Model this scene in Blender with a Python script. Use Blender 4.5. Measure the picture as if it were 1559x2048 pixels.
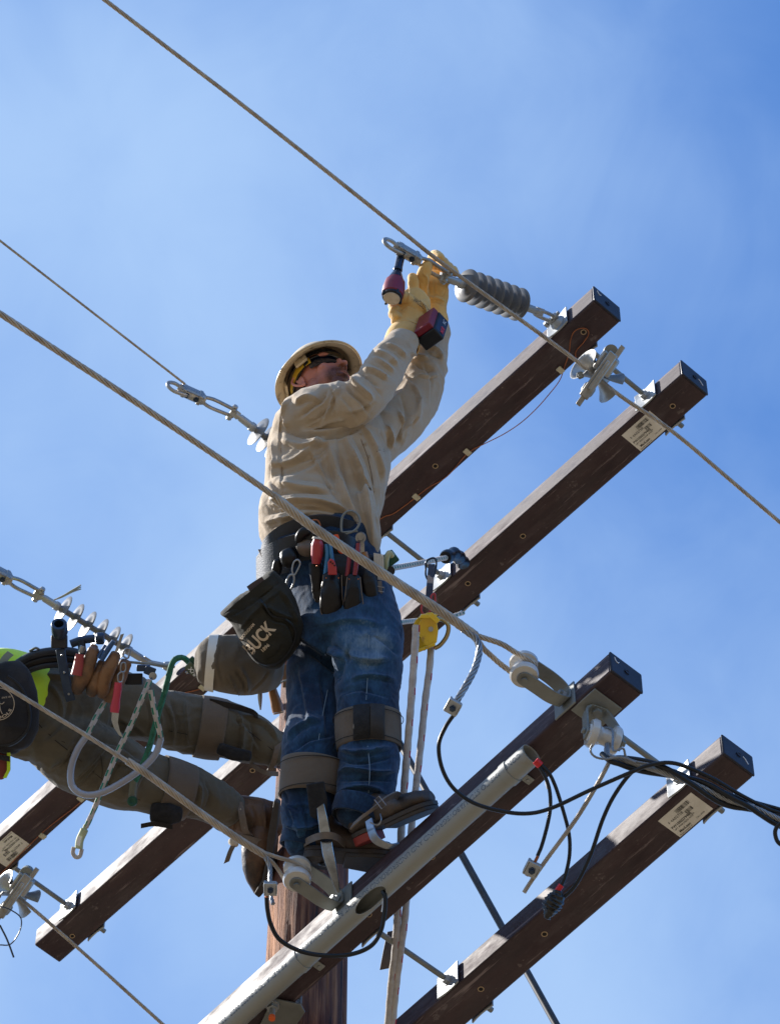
import bpy, math, random
import numpy as np
from mathutils import Vector, Matrix
random.seed(7); np.random.seed(7)
for o in list(bpy.data.objects): bpy.data.objects.remove(o)
scn=bpy.context.scene; COL=scn.collection
# ---------------- camera ----------------
PE,PR,FP=1.0014,0.008,7703.4
OR=np.array([0,0,1.6])
cF=np.array([0,math.cos(PE),math.sin(PE)]); _u=np.array([0,-math.sin(PE),math.cos(PE)]); _r=np.array([1.,0,0])
cR=math.cos(PR)*_r+math.sin(PR)*_u; cU=-math.sin(PR)*_r+math.cos(PR)*_u
cam=bpy.data.cameras.new('camera'); co=bpy.data.objects.new('camera',cam); COL.objects.link(co)
cam.sensor_fit='VERTICAL'; cam.sensor_height=24; cam.lens=24*FP/2048; cam.clip_end=5000; cam.clip_start=.05
M=Matrix(((cR[0],cU[0],-cF[0],OR[0]),(cR[1],cU[1],-cF[1],OR[1]),(cR[2],cU[2],-cF[2],OR[2]),(0,0,0,1)))
co.matrix_world=M; scn.camera=co
cam.dof.use_dof=True; cam.dof.focus_distance=11.3; cam.dof.aperture_fstop=9
# ---------------- sky and sun ----------------
SUN=np.array([-.70,.185,.66]); SUN/=np.linalg.norm(SUN)
s_el=math.asin(SUN[2]); s_az=math.atan2(SUN[0],SUN[1])
w=bpy.data.worlds.new("World"); scn.world=w; w.use_nodes=True
nt=w.node_tree; N=nt.nodes; Lk=nt.links; bg=N['Background']
sky=N.new('ShaderNodeTexSky'); sky.sky_type='NISHITA'; sky.sun_disc=False; sky.sun_elevation=s_el; sky.sun_rotation=s_az
sky.altitude=1500; sky.air_density=1.0; sky.dust_density=0.2; sky.ozone_density=4.0
tc=N.new('ShaderNodeTexCoord'); mp=N.new('ShaderNodeMapping'); mp.inputs['Scale'].default_value=(5,4,4); mp.inputs['Location'].default_value=(1.3,.4,2.2); mp.inputs['Rotation'].default_value=(0,0,.5)
nz=N.new('ShaderNodeTexNoise'); nz.inputs['Scale'].default_value=1.0; nz.inputs['Detail'].default_value=5; nz.inputs['Roughness'].default_value=.45; nz.inputs['Distortion'].default_value=.25
cr=N.new('ShaderNodeMapRange'); cr.interpolation_type='SMOOTHSTEP'; cr.inputs['From Min'].default_value=.28; cr.inputs['From Max'].default_value=.76; cr.inputs['To Min'].default_value=.15; cr.inputs['To Max'].default_value=1.0
mx=N.new('ShaderNodeMix'); mx.data_type='RGBA'; mx.inputs[7].default_value=(2.62,3.92,6.12,1)
Lk.new(tc.outputs['Generated'],mp.inputs[0]); Lk.new(mp.outputs[0],nz.inputs['Vector']); n2=N.new('ShaderNodeTexNoise'); n2.inputs['Scale'].default_value=4.5; n2.inputs['Detail'].default_value=8; n2.inputs['Roughness'].default_value=.6; n2.inputs['Distortion'].default_value=.8; Lk.new(mp.outputs[0],n2.inputs['Vector']); am=N.new('ShaderNodeMath'); am.operation='MULTIPLY_ADD'; Lk.new(n2.outputs['Fac'],am.inputs[0]); am.inputs[1].default_value=.16; Lk.new(nz.outputs['Fac'],am.inputs[2])
dt=N.new('ShaderNodeVectorMath'); dt.operation='DOT_PRODUCT'; Lk.new(tc.outputs['Generated'],dt.inputs[0]); dt.inputs[1].default_value=(.93,-.2,.3)
g_=N.new('ShaderNodeMapRange'); g_.interpolation_type='SMOOTHSTEP'; g_.inputs[1].default_value=.16; g_.inputs[2].default_value=.36; g_.inputs[3].default_value=.05; g_.inputs[4].default_value=-.30; Lk.new(dt.outputs['Value'],g_.inputs[0])
ad_=N.new('ShaderNodeMath'); ad_.operation='ADD'; Lk.new(am.outputs[0],ad_.inputs[0]); Lk.new(g_.outputs[0],ad_.inputs[1]); Lk.new(ad_.outputs[0],cr.inputs['Value'])
Lk.new(cr.outputs[0],mx.inputs[0]); tn=N.new('ShaderNodeMix'); tn.data_type='RGBA'; tn.blend_type='MULTIPLY'; tn.inputs[0].default_value=1; tn.inputs[7].default_value=(.58,1.2,1.75,1); Lk.new(sky.outputs[0],tn.inputs[6]); Lk.new(tn.outputs[2],mx.inputs[6]); Lk.new(mx.outputs[2],bg.inputs[0]); bg.inputs[1].default_value=.078
sl=bpy.data.lights.new('sun','SUN'); sl.energy=5.0; sl.angle=math.radians(.5); sl.color=(1,.95,.88)
so=bpy.data.objects.new('sun',sl); COL.objects.link(so); so.rotation_euler=Vector(SUN).to_track_quat('Z','Y').to_euler(); so.location=(-20,-5,30)
scn.view_settings.view_transform='Standard'; scn.view_settings.look='None'; scn.view_settings.exposure=1.0; scn.view_settings.gamma=1
scn.render.engine='CYCLES'; scn.cycles.max_bounces=6

# ---------------- pixel helpers (photo pixels 1559x2048) ----------------
def ray(x,y): return cF+cR*((x-779.5)/FP)+cU*((1024-y)/FP)
def P(x,y,d): return OR+ray(x,y)*d
def Zp(x,y,z):
    r=ray(x,y); return OR+r*((z-OR[2])/r[2])
def onpl(x,y,Q,n):
    r=ray(x,y); return OR+r*(((Q-OR)@n)/(r@n))
def proj(V):
    V=np.asarray(V)-OR; d=V@cF
    return np.stack([779.5+FP*(V@cR)/d,1024-FP*(V@cU)/d,d],-1)
def nrm(v): v=np.asarray(v,float); return v/(np.linalg.norm(v)+1e-12)
# ---------------- object helpers ----------------
def tag(o,label=None,cat=None,group=None,kind=None):
    if label: o['label']=label
    if cat: o['category']=cat
    if group: o['group']=group
    if kind: o['kind']=kind
    return o
def thing(name,label,cat,loc,group=None):
    o=bpy.data.objects.new(name,None); COL.objects.link(o); o.location=Vector(loc); o.empty_display_size=.05
    return tag(o,label,cat,group)
def wloc(o):
    v=np.zeros(3)
    while o is not None: v+=np.array(o.location); o=o.parent
    return v
def link(name,me,mat,parent=None,ang=35,loc=None):
    base=wloc(parent) if parent else (np.array(loc) if loc is not None else None)
    if base is None:
        n=len(me.vertices); a=np.zeros(n*3); me.vertices.foreach_get('co',a); base=a.reshape(-1,3).mean(0)
    me.transform(Matrix.Translation(Vector(-base)))
    o=bpy.data.objects.new(name,me); COL.objects.link(o)
    if parent: o.parent=parent
    else: o.location=Vector(base)
    if mat is not None and len(me.materials)==0: me.materials.append(mat)
    me.polygons.foreach_set('use_smooth',[True]*len(me.polygons))
    if ang: me.set_sharp_from_angle(angle=math.radians(ang))
    return o
def frames(pts,closed=False):
    pts=np.asarray(pts,float); n=len(pts); T=np.zeros_like(pts)
    if closed: T=np.roll(pts,-1,0)-np.roll(pts,1,0)
    else:
        T[1:-1]=pts[2:]-pts[:-2]; T[0]=pts[1]-pts[0]; T[-1]=pts[-1]-pts[-2]
    T/=np.linalg.norm(T,axis=1)[:,None]+1e-12
    a=nrm(np.cross(T[0],cF)) if abs(T[0]@cF)<.95 else nrm(np.cross(T[0],[1,0,0]))
    A=[a]
    for i in range(1,n):
        a=A[-1]-T[i]*(A[-1]@T[i]); A.append(nrm(a))
    A=np.array(A); return T,A,np.cross(T,A)
def smooth(pts,k=8,closed=False):
    pts=[np.asarray(p,float) for p in pts]; out=[]; n=len(pts)
    if n<3: 
        return np.array([pts[0]+(pts[1]-pts[0])*i/k for i in range(k+1)])
    g=(lambda i:pts[i%n]) if closed else (lambda i: pts[i] if 0<=i<n else (2*pts[0]-pts[1] if i<0 else 2*pts[-1]-pts[-2]))
    for i in range(n if closed else n-1):
        a,b,c,d=g(i-1),g(i),g(i+1),g(i+2)
        for j in range(k):
            t=j/k; out.append(.5*((2*b)+(c-a)*t+(2*a-5*b+4*c-d)*t*t+(3*b-a-3*c+d)*t**3))
    if not closed: out.append(pts[-1])
    return np.array(out)
def resample(pts,step):
    pts=np.asarray(pts); s=np.r_[0,np.cumsum(np.linalg.norm(np.diff(pts,axis=0),axis=1))]
    n=max(2,int(s[-1]/step)); t=np.linspace(0,s[-1],n+1); return np.stack([np.interp(t,s,pts[:,i]) for i in range(pts.shape[1])],-1)
class MB:
    def __init__(s): s.v=[]; s.f=[]; s.m=[]; s.k=0; s.mi=0
    def add(s,v,f):
        s.v.append(np.asarray(v,float).reshape(-1,3)); s.f+= [tuple(i+s.k for i in q) for q in f]; s.m+=[s.mi]*len(f); s.k+=len(s.v[-1]); return s
    def rings(s,R,caps=True,closed=False):
        R=[np.asarray(r) for r in R]; n=len(R[0]); k=len(R); f=[]
        for i in range(k if closed else k-1):
            a=i*n; b=((i+1)%k)*n
            for j in range(n): f.append((a+j,a+(j+1)%n,b+(j+1)%n,b+j))
        if caps and not closed: f.append(tuple(range(n-1,-1,-1))); f.append(tuple((k-1)*n+j for j in range(n)))
        return s.add(np.concatenate(R),f)
    def tube(s,pts,r,n=10,caps=True,closed=False,asp=1.0):
        pts=np.asarray(pts,float); T,A,B=frames(pts,closed); r=np.broadcast_to(np.asarray(r,float),(len(pts),))
        th=np.linspace(0,2*np.pi,n,endpoint=False)
        R=[pts[i]+r[i]*(np.cos(th)[:,None]*A[i]+asp*np.sin(th)[:,None]*B[i]) for i in range(len(pts))]
        return s.rings(R,caps,closed)
    def lathe(s,o,ax,prof,n=24,caps=True,up=None):
        ax=nrm(ax); a=nrm(np.cross(ax,[.3,.2,1] if abs(ax[2])<.9 else [1,0,0])) if up is None else nrm(up-ax*(np.asarray(up)@ax)); b=np.cross(ax,a); th=np.linspace(0,2*np.pi,n,endpoint=False)
        R=[np.asarray(o)+ax*t+r*(np.cos(th)[:,None]*a+np.sin(th)[:,None]*b) for t,r in prof]
        return s.rings(R,caps)
    def box(s,c,X,Y,Z):
        c=np.asarray(c); X,Y,Z=map(np.asarray,(X,Y,Z)); v=[c+i*X+j*Y+k*Z for k in(-1,1) for j in(-1,1) for i in(-1,1)]
        return s.add(v,[(0,2,3,1),(4,5,7,6),(0,1,5,4),(2,6,7,3),(0,4,6,2),(1,3,7,5)])
    def prism(s,poly,ext):
        poly=np.asarray(poly,float); n=len(poly); ext=np.asarray(ext)
        if np.cross(poly[1]-poly[0],poly[2]-poly[1])@ext>0: poly=poly[::-1]
        f=[tuple(range(n)),tuple(range(2*n-1,n-1,-1))]+[(j,n+j,n+(j+1)%n,(j+1)%n) for j in range(n)]
        return s.add(np.concatenate([poly,poly+ext]),f)
    def ball(s,c,r,n=14,ax=(0,0,1),asp=1.0):
        pr=[(-math.cos(t)*r*asp,max(1e-4,math.sin(t)*r)) for t in np.linspace(0,math.pi,n//2+1)]
        return s.lathe(c,ax,pr,n)
    def ribbon(s,pts,wv,th):
        """flat strap: centre line pts, per-point width vectors wv, thickness th"""
        pts=np.asarray(pts); T,_,_=frames(pts); R=[]
        for i in range(len(pts)):
            wv_=np.asarray(wv[i] if np.ndim(wv)>1 else wv); nn=nrm(np.cross(T[i],wv_))*th/2
            R.append([pts[i]-wv_/2-nn,pts[i]+wv_/2-nn,pts[i]+wv_/2+nn,pts[i]-wv_/2+nn])
        return s.rings(R)
    def mesh(s,name='m'):
        me=bpy.data.meshes.new(name); me.from_pydata(np.concatenate(s.v).tolist(),[],s.f); me.update(); return me
    def obj(s,name,mat,parent=None,ang=35,bev=0,mats=None,loc=None):
        me=s.mesh(name)
        if mats:
            for m_ in mats: me.materials.append(m_)
            me.polygons.foreach_set('material_index',s.m)
        o=link(name,me,mat,parent,ang,loc)
        if bev:
            b=o.modifiers.new('bevel','BEVEL'); b.width=bev; b.segments=2; b.limit_method='ANGLE'; b.angle_limit=math.radians(40)
        return o
def strands(mb,pts,R,n=6,pitch=.07,core=True,seg=10,rs=None,ns=6,phase=0):
    """twisted wire rope: n strands on radius R-rs round the line"""
    rs=rs or R*math.sin(math.pi/n)/(1+math.sin(math.pi/n))*.96
    pts=resample(pts,pitch/seg); T,A,B=frames(pts); L=np.r_[0,np.cumsum(np.linalg.norm(np.diff(pts,axis=0),axis=1))]
    rc=R-rs
    for k in range(n):
        a=2*np.pi*(L/pitch+k/n)+phase
        q=pts+rc*(np.cos(a)[:,None]*A+np.sin(a)[:,None]*B); mb.tube(q,rs,ns)
    if core: mb.tube(pts,max(rc-rs*.3,rs*.5),6)
    return mb
# ---------------- materials ----------------
MATS={}
def mat(name,col,rough=.6,metal=0.,col2=None,nscale=8,nmin=.35,nmax=.65,stretch=(1,1,1),bump=0,bscale=60,bdist=.002,coat=0,spec=.5,detail=4,rough2=None,dirt=None,fine=0,sheen=0):
    m=bpy.data.materials.new(name); m.use_nodes=True; t=m.node_tree; n=t.nodes; l=t.links; b=n['Principled BSDF']
    b.inputs['Base Color'].default_value=(*col,1); b.inputs['Roughness'].default_value=rough; b.inputs['Metallic'].default_value=metal
    b.inputs['Coat Weight'].default_value=coat; b.inputs['Coat Roughness'].default_value=.2; b.inputs['Specular IOR Level'].default_value=spec
    if sheen: b.inputs['Sheen Weight'].default_value=sheen; b.inputs['Sheen Roughness'].default_value=.5
    tc=n.new('ShaderNodeTexCoord'); mp=n.new('ShaderNodeMapping'); mp.inputs['Scale'].default_value=stretch; l.new(tc.outputs['Object'],mp.inputs[0])
    cur=None
    def noise(sc,det=4,ro=.55,v=None):
        q=n.new('ShaderNodeTexNoise'); q.inputs['Scale'].default_value=sc; q.inputs['Detail'].default_value=det; q.inputs['Roughness'].default_value=ro; l.new((v or mp).outputs[0],q.inputs['Vector']); return q
    def rng(src,a,b_,c=0,d=1):
        q=n.new('ShaderNodeMapRange'); q.inputs[1].default_value=a;q.inputs[2].default_value=b_;q.inputs[3].default_value=c;q.inputs[4].default_value=d; l.new(src,q.inputs[0]); return q.outputs[0]
    def mixc(fac,A,Bc):
        q=n.new('ShaderNodeMix'); q.data_type='RGBA'; l.new(fac,q.inputs[0])
        if isinstance(A,tuple): q.inputs[6].default_value=(*A,1)
        else: l.new(A,q.inputs[6])
        q.inputs[7].default_value=(*Bc,1); return q.outputs[2]
    if col2:
        f=rng(noise(nscale,detail).outputs[0],nmin,nmax); cur=mixc(f,col,col2)
        if rough2 is not None: l.new(rng(f,0,1,rough,rough2),b.inputs['Roughness'])
    if dirt:
        f=rng(noise(dirt[1],6,.65).outputs[0],dirt[2],dirt[3]); cur=mixc(f,cur if cur is not None else col,dirt[0])
    if cur is not None: l.new(cur,b.inputs['Base Color'])
    if bump:
        q=n.new('ShaderNodeBump'); q.inputs['Strength'].default_value=bump; q.inputs['Distance'].default_value=bdist
        l.new(noise(bscale,3).outputs[0],q.inputs['Height']); l.new(q.outputs[0],b.inputs['Normal'])
    m['n']=1; MATS[name]=m; return m
def nodes(m): return m.node_tree.nodes,m.node_tree.links,m.node_tree.nodes['Principled BSDF']
galv=mat('galvanised',(.27,.285,.295),.42,.6,(.42,.44,.46),14,.3,.7,bump=.25,bscale=40,rough2=.6,dirt=((.25,.22,.18),9,.6,.85))
galvd=mat('galvanised_dull',(.17,.18,.175),.5,.45,(.26,.275,.265),12,.3,.7,bump=.3,bscale=50,rough2=.65,dirt=((.16,.14,.11),10,.58,.8))
steel=mat('bright_steel',(.40,.42,.45),.2,1.,(.22,.23,.25),20,.3,.7,bump=.15,bscale=30,rough2=.4)
alu=mat('cast_aluminium',(.40,.40,.39),.38,.75,(.24,.23,.21),22,.35,.75,bump=.4,bscale=90,rough2=.6,dirt=((.22,.17,.12),14,.6,.8))
wirem=mat('aluminium_strand',(.52,.46,.38),.42,.4,(.32,.27,.22),20,.3,.7,rough2=.6)
wiregrey=mat('grey_strand',(.34,.35,.36),.4,.6,(.2,.21,.23),30,.3,.7)
blackrub=mat('black_rubber',(.006,.008,.012),.33,0,(.012,.014,.019),30,.4,.8,bump=.1,bscale=80,spec=.35)
blacktape=mat('black_tape',(.008,.008,.01),.3,0,bump=.6,bscale=60,bdist=.004)
copper=mat('copper_wire',(.45,.16,.07),.4,.7,(.28,.10,.05),30,.3,.7)
porc=mat('white_porcelain',(.55,.55,.54),.12,0,(.46,.45,.43),10,.3,.7,coat=.6,dirt=((.4,.37,.32),18,.6,.85))
redtape=mat('red_tape',(.55,.01,.02),.4)
whitetape=mat('white_tape',(.75,.75,.75),.45)
print('p1 done')
# ================= ground =================
m=mat('dry_ground',(.19,.14,.095),.95,0,(.10,.08,.055),.35,.35,.65,bump=.6,bscale=4,bdist=.05,dirt=((.12,.14,.06),.6,.5,.7))
me=bpy.data.meshes.new('ground'); g=3000; me.from_pydata([(-g,-g,0),(g,-g,0),(g,g,0),(-g,g,0)],[],[(0,1,2,3)]); 
o=bpy.data.objects.new('ground',me); COL.objects.link(o); me.materials.append(m); tag(o,kind='structure')
# ================= crossarm frames =================
ZO=np.array([0,0,1.6]); UP=np.array([0,0,1.])
def fr(ph): return np.array([-math.cos(ph),math.sin(ph),0]),np.array([math.sin(ph),math.cos(ph),0])
a1,w1=fr(.8272); a2,w2=fr(.8565)
AW,AH,AL=.117,.0884,3.2191
ARM={'A':(np.array([.6414,6.0055,10.6392])+ZO,a1,w1),'B':(np.array([.9322,6.2754,10.6392])+ZO,a1,w1),
     'C':(np.array([.6003,5.9636,8.5328])+ZO,a2,w2),'D':(np.array([.9185,6.2378,8.5328])+ZO,a2,w2)}
def ap(k,s,w_=0,h=0): c,a,w_d=ARM[k]; return c+a*s+w_d*w_+UP*h
def a_side(k,x,y): c,a,wd=ARM[k]; Q=onpl(x,y,c,wd)-c; return Q@a,Q[2]
def a_bot(k,x,y): c,a,wd=ARM[k]; Q=onpl(x,y,c,UP)-c; return Q@a,Q@wd
# arm material: brown fibreglass with chalky weathering streaks and scratches
def armmat(name,ax):
    m=bpy.data.materials.new(name); m.use_nodes=True; t=m.node_tree; n=t.nodes; l=t.links; b=n['Principled BSDF']
    ge=n.new('ShaderNodeTexCoord'); vr=n.new('ShaderNodeMapping'); vr.vector_type='POINT'; vr.inputs['Rotation'].default_value=(0,0,-math.atan2(ax[1],ax[0])); l.new(ge.outputs['Object'],vr.inputs[0])
    def nz(sc,stretch,det=5,ro=.6):
        mp=n.new('ShaderNodeMapping'); mp.inputs['Scale'].default_value=stretch; l.new(vr.outputs[0],mp.inputs[0])
        q=n.new('ShaderNodeTexNoise'); q.inputs['Scale'].default_value=sc; q.inputs['Detail'].default_value=det; q.inputs['Roughness'].default_value=ro; l.new(mp.outputs[0],q.inputs['Vector']); return q.outputs[0]
    def rg(src,a,c,d=0,e=1):
        q=n.new('ShaderNodeMapRange'); q.inputs[1].default_value=a;q.inputs[2].default_value=c;q.inputs[3].default_value=d;q.inputs[4].default_value=e; l.new(src,q.inputs[0]); return q.outputs[0]
    def mx(f,A,Bc):
        q=n.new('ShaderNodeMix'); q.data_type='RGBA'; l.new(f,q.inputs[0])
        if isinstance(A,tuple): q.inputs[6].default_value=(*A,1)
        else: l.new(A,q.inputs[6])
        q.inputs[7].default_value=(*Bc,1); return q.outputs[2]
    c=mx(rg(nz(16,(.25,1,1)),.35,.65),(.052,.029,.034),(.030,.017,.023))
    c=mx(rg(nz(9,(.3,1,1),6,.7),.52,.72,0,.55),c,(.12,.10,.11))
    c=mx(rg(nz(60,(.05,1,1),4,.7),.60,.68,0,.75),c,(.24,.19,.20)); c=mx(rg(nz(26,(.5,.8,1.6),5,.75),.62,.70,0,.6),c,(.20,.165,.17))
    c=mx(rg(nz(120,(1,1,1),2,.5),.74,.78,0,.5),c,(.3,.25,.22))
    l.new(c,b.inputs['Base Color']); l.new(rg(nz(7,(.45,1,1),6,.7),.35,.65,.36,.80),b.inputs['Roughness'])
    bp=n.new('ShaderNodeBump'); bp.inputs['Strength'].default_value=.5; bp.inputs['Distance'].default_value=.0015; l.new(nz(90,(.2,1,1),4,.7),bp.inputs['Height']); l.new(bp.outputs[0],b.inputs['Normal'])
    b.inputs['Specular IOR Level'].default_value=.42
    return m
AM={'A':armmat('fibreglass_upper',a1),'C':armmat('fibreglass_lower',a2)}; AM['B']=AM['A']; AM['D']=AM['C']
capm=mat('end_cap_plastic',(.012,.013,.022),.42,0,(.022,.022,.034),12,.4,.7,bump=.3,bscale=50,spec=.3)
tanm=mat('tan_bushing',(.38,.27,.17),.7); holem=mat('dark_hole',(.01,.008,.008),.9); whitem=mat('white_paint',(.75,.75,.75),.6); inkm=mat('black_ink',(.02,.02,.02),.6)
labelm=mat('paper_label',(.78,.76,.72),.5,0,(.55,.53,.49),10,.3,.7); clipm=mat('pale_staple',(.5,.48,.38),.6)
armlab={'A':'brown fibreglass crossarm of the upper pair nearer the viewer, with copper wire stapled under it','B':'brown fibreglass crossarm of the upper pair farther back, with white label near its right end','C':'brown fibreglass crossarm of the lower pair carrying the grey conduit and standing worker','D':'brown fibreglass crossarm at lower right with white label, farther of the lower pair'}
ROOT={}
def txt(s,size,place,mat_,parent,name='printed_text',align='LEFT',ext=0,bold=0):
    cu=bpy.data.curves.new(name,'FONT'); cu.body=s; cu.size=size; cu.align_x=align; cu.align_y='CENTER'; cu.extrude=ext; cu.offset=bold; cu.resolution_u=3
    ob=bpy.data.objects.new('tmp',cu); COL.objects.link(ob); bpy.context.view_layer.update()
    me=bpy.data.meshes.new_from_object(ob.evaluated_get(bpy.context.evaluated_depsgraph_get())); bpy.data.objects.remove(ob)
    n=len(me.vertices); a=np.zeros(n*3); me.vertices.foreach_get('co',a); a=a.reshape(-1,3); a=place(a); me.vertices.foreach_set('co',a.ravel()); me.update()
    return link(name,me,mat_,parent,0)
def planar(o,X,Y,Nn,off=.0015):
    o,X,Y,Nn=map(np.asarray,(o,X,Y,Nn)); return lambda a:o+a[:,:1]*X+a[:,1:2]*Y+(a[:,2:3]+off)*Nn
for k in 'ABCD':
    c,a,wd=ARM[k]
    r=thing('crossarm',armlab[k],'crossarm',ap(k,AL/2,AW/2,AH/2),group='brown fibreglass crossarms'); ROOT[k]=r
    mb=MB(); mb.box(ap(k,AL/2,AW/2,AH/2),a*(AL/2-.004),wd*AW/2,UP*AH/2); mb.obj('beam',AM[k],r,bev=.006)
    for s in ((.002,AL-.002) if k=='A' else (.002,)):
        mb=MB(); mb.box(ap(k,s,AW/2,AH/2),a*.004,wd*(AW/2+.001),UP*(AH/2+.001)); mb.obj('end_cap',capm,r,bev=.006)
    # mark and plug on the end cap
    mb=MB(); pr=ap(k,-.003,AW*.5,AH*.5); mb.lathe(pr,-a,[(0,.009),(.002,.009),(.002,.006),(.0005,.005)],16); mb.obj('cap_plug',capm,r)
    mk=[(.014,.072),(.018,.060),(.026,.056),(.030,.062)] if k in 'AC' else [(.075,.050),(.084,.044),(.094,.030)]
    mb=MB(); mb.tube(smooth([ap(k,-.0026,x,y) for x,y in mk],5),.0013,5); mb.obj('paint_mark',whitem,r)
def bushings(k,px):
    for x,y in px:
        s,w_=a_bot(k,x,y); mb=MB(); Q=ap(k,s,w_,.0)
        mb.lathe(Q,-UP,[(-.004,.0095),(.0012,.0095),(.0012,.0068),(-.0008,.0068)],20,caps=False); mb.obj('bushing',tanm,ROOT[k])
        mb=MB(); mb.lathe(Q,-UP,[(-.003,.007),(.0004,.007)],16); mb.obj('bolt_hole',holem,ROOT[k])
bushings('A',[(1166,664),(870,932)]); bushings('B',[(1344,812),(1045,1072),(935,1167),(145,1872),(505,1541)]); bushings('C',[(737,1829),(863,1714)]); bushings('D',[(1088,1868),(961,1978)])
# paper labels under the arms
def arm_label(k,pts,flip=False):
    c,a,wd=ARM[k]; q=[a_bot(k,*p) for p in pts]; s0=min(x[0] for x in q); s1=max(x[0] for x in q); w0=min(x[1] for x in q); w1_=max(x[1] for x in q)
    w0=max(w0,.012); w1_=min(w1_,AW-.008)
    r=ROOT[k]; mb=MB(); mb.box(ap(k,(s0+s1)/2,(w0+w1_)/2,-.0006),a*(s1-s0)/2,wd*(w1_-w0)/2,UP*.0005); lb=mb.obj('label',labelm,r,bev=.0)
    # reading direction: text runs along +wd? letters face down
    X,Y=(-a,-wd) if not flip else (a,wd)
    Wd=s1-s0; Hh=w1_-w0; O=ap(k,s1 if not flip else s0,w1_ if not flip else w0,-.0012)
    def pl(x,y): return planar(O+X*(x*Wd)+Y*(y*Hh),X,Y,-UP,.0004)
    def bars(x0,x1,y0,y1,n,seed):
        R=random.Random(seed); mb=MB(); x=x0
        while x<x1:
            ww=R.choice([.006,.010,.016]); mb.box(O+X*((x+ww/2)*Wd)+Y*((y0+y1)/2*Hh)-UP*.0004,X*ww/2*Wd,Y*(y1-y0)/2*Hh,UP*.0002); x+=ww+R.choice([.008,.012,.018])
        mb.obj('barcode',inkm,lb)
    bars(.42,.80,.74,.90,0,1); bars(.55,.76,.50,.64,0,2)
    txt('F 4A0275B',.0125,pl(.10,.66),inkm,lb,bold=.0); txt('PW105027948B',.0115,pl(.05,.44),inkm,lb,bold=.0002)
    txt('10FT 5P000 DE25K BG22',.007,pl(.05,.32),inkm,lb); txt('1.500',.007,pl(.55,.36),inkm,lb); txt('MacLean',.012,pl(.10,.16),inkm,lb,bold=.0002); txt('CALL 6P000',.006,pl(.60,.14),inkm,lb); txt('Manufactured 02-23',.006,pl(.04,.05),inkm,lb)
arm_label('B',[(1245,868),(1300,823),(1336,855),(1280,902)]); arm_label('D',[(1317,1640),(1384,1588),(1426,1618),(1356,1672)]); arm_label('A',[(-22,1686),(26,1664),(62,1690),(10,1732)],True)
# ================= pole =================
pb=np.array([-.2402,7.3429,0])
m=bpy.data.materials.new('weathered_pole_wood'); m.use_nodes=True; n=m.node_tree.nodes; l=m.node_tree.links; b=n['Principled BSDF']
tcn=n.new('ShaderNodeTexCoord')
def nzz(sc,st,det=6,ro=.6):
    mp=n.new('ShaderNodeMapping'); mp.inputs['Scale'].default_value=st; l.new(tcn.outputs['Object'],mp.inputs[0]); q=n.new('ShaderNodeTexNoise'); q.inputs['Scale'].default_value=sc; q.inputs['Detail'].default_value=det; q.inputs['Roughness'].default_value=ro; l.new(mp.outputs[0],q.inputs['Vector']); return q.outputs[0]
rp=n.new('ShaderNodeValToRGB'); mq=n.new('ShaderNodeMath'); mq.operation='MULTIPLY_ADD'; l.new(nzz(45,(1,1,.035)),mq.inputs[0]); mq.inputs[1].default_value=.75; mq2=n.new('ShaderNodeMath'); mq2.operation='MULTIPLY'; l.new(nzz(9,(1,1,.22)),mq2.inputs[0]); mq2.inputs[1].default_value=.5; l.new(mq2.outputs[0],mq.inputs[2]); l.new(mq.outputs[0],rp.inputs[0]); e=rp.color_ramp.elements; e[0].position=.50; e[0].color=(.020,.008,.005,1); e[1].position=.76; e[1].color=(.36,.16,.072,1)
q=e.new(.62) if hasattr(e,'new') else None
q.color=(.13,.043,.021,1)
l.new(rp.outputs[0],b.inputs['Base Color']); b.inputs['Roughness'].default_value=.85
bp=n.new('ShaderNodeBump'); bp.inputs['Strength'].default_value=.9; bp.inputs['Distance'].default_value=.02; l.new(nzz(45,(1,1,.035),8,.7),bp.inputs['Height']); l.new(bp.outputs[0],b.inputs['Normal'])
mb=MB(); R=[]; ztop=ARM['A'][0][2]+.16
zs=np.concatenate([np.linspace(0,9,12),np.linspace(9.1,ztop,110)])
th=np.linspace(0,2*np.pi,96,endpoint=False)
crk=[(random.uniform(0,6.28),random.uniform(9,12.2),random.uniform(.2,.9),random.uniform(.02,.05)) for _ in range(60)]
for z in zs:
    r0=.1245-(z-10.13)*.0055; rr=r0*(1+.012*np.sin(3*th+z*.7)+.006*np.sin(11*th+z*1.3)+.004*np.sin(23*th-z*3))
    for (t0,z0,L_,wd_) in crk:
        if abs(z-z0)<L_: dth=(th-t0-.05*math.sin(z*4+t0)+np.pi)%(2*np.pi)-np.pi; rr=rr-.009*np.exp(-(dth/wd_)**2)*(1-abs(z-z0)/L_)
    R.append(np.stack([pb[0]+rr*np.cos(th),pb[1]+rr*np.sin(th),np.full_like(th,z)],-1))
R.append(np.stack([pb[0]+.08*np.cos(th),pb[1]+.08*np.sin(th),np.full_like(th,ztop+.012)],-1))
mb.rings(R); o=mb.obj('utility_pole',m,None,ang=60,loc=(pb[0],pb[1],0)); tag(o,'round weathered brown wooden pole between the paired crossarms','utility pole')
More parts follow.
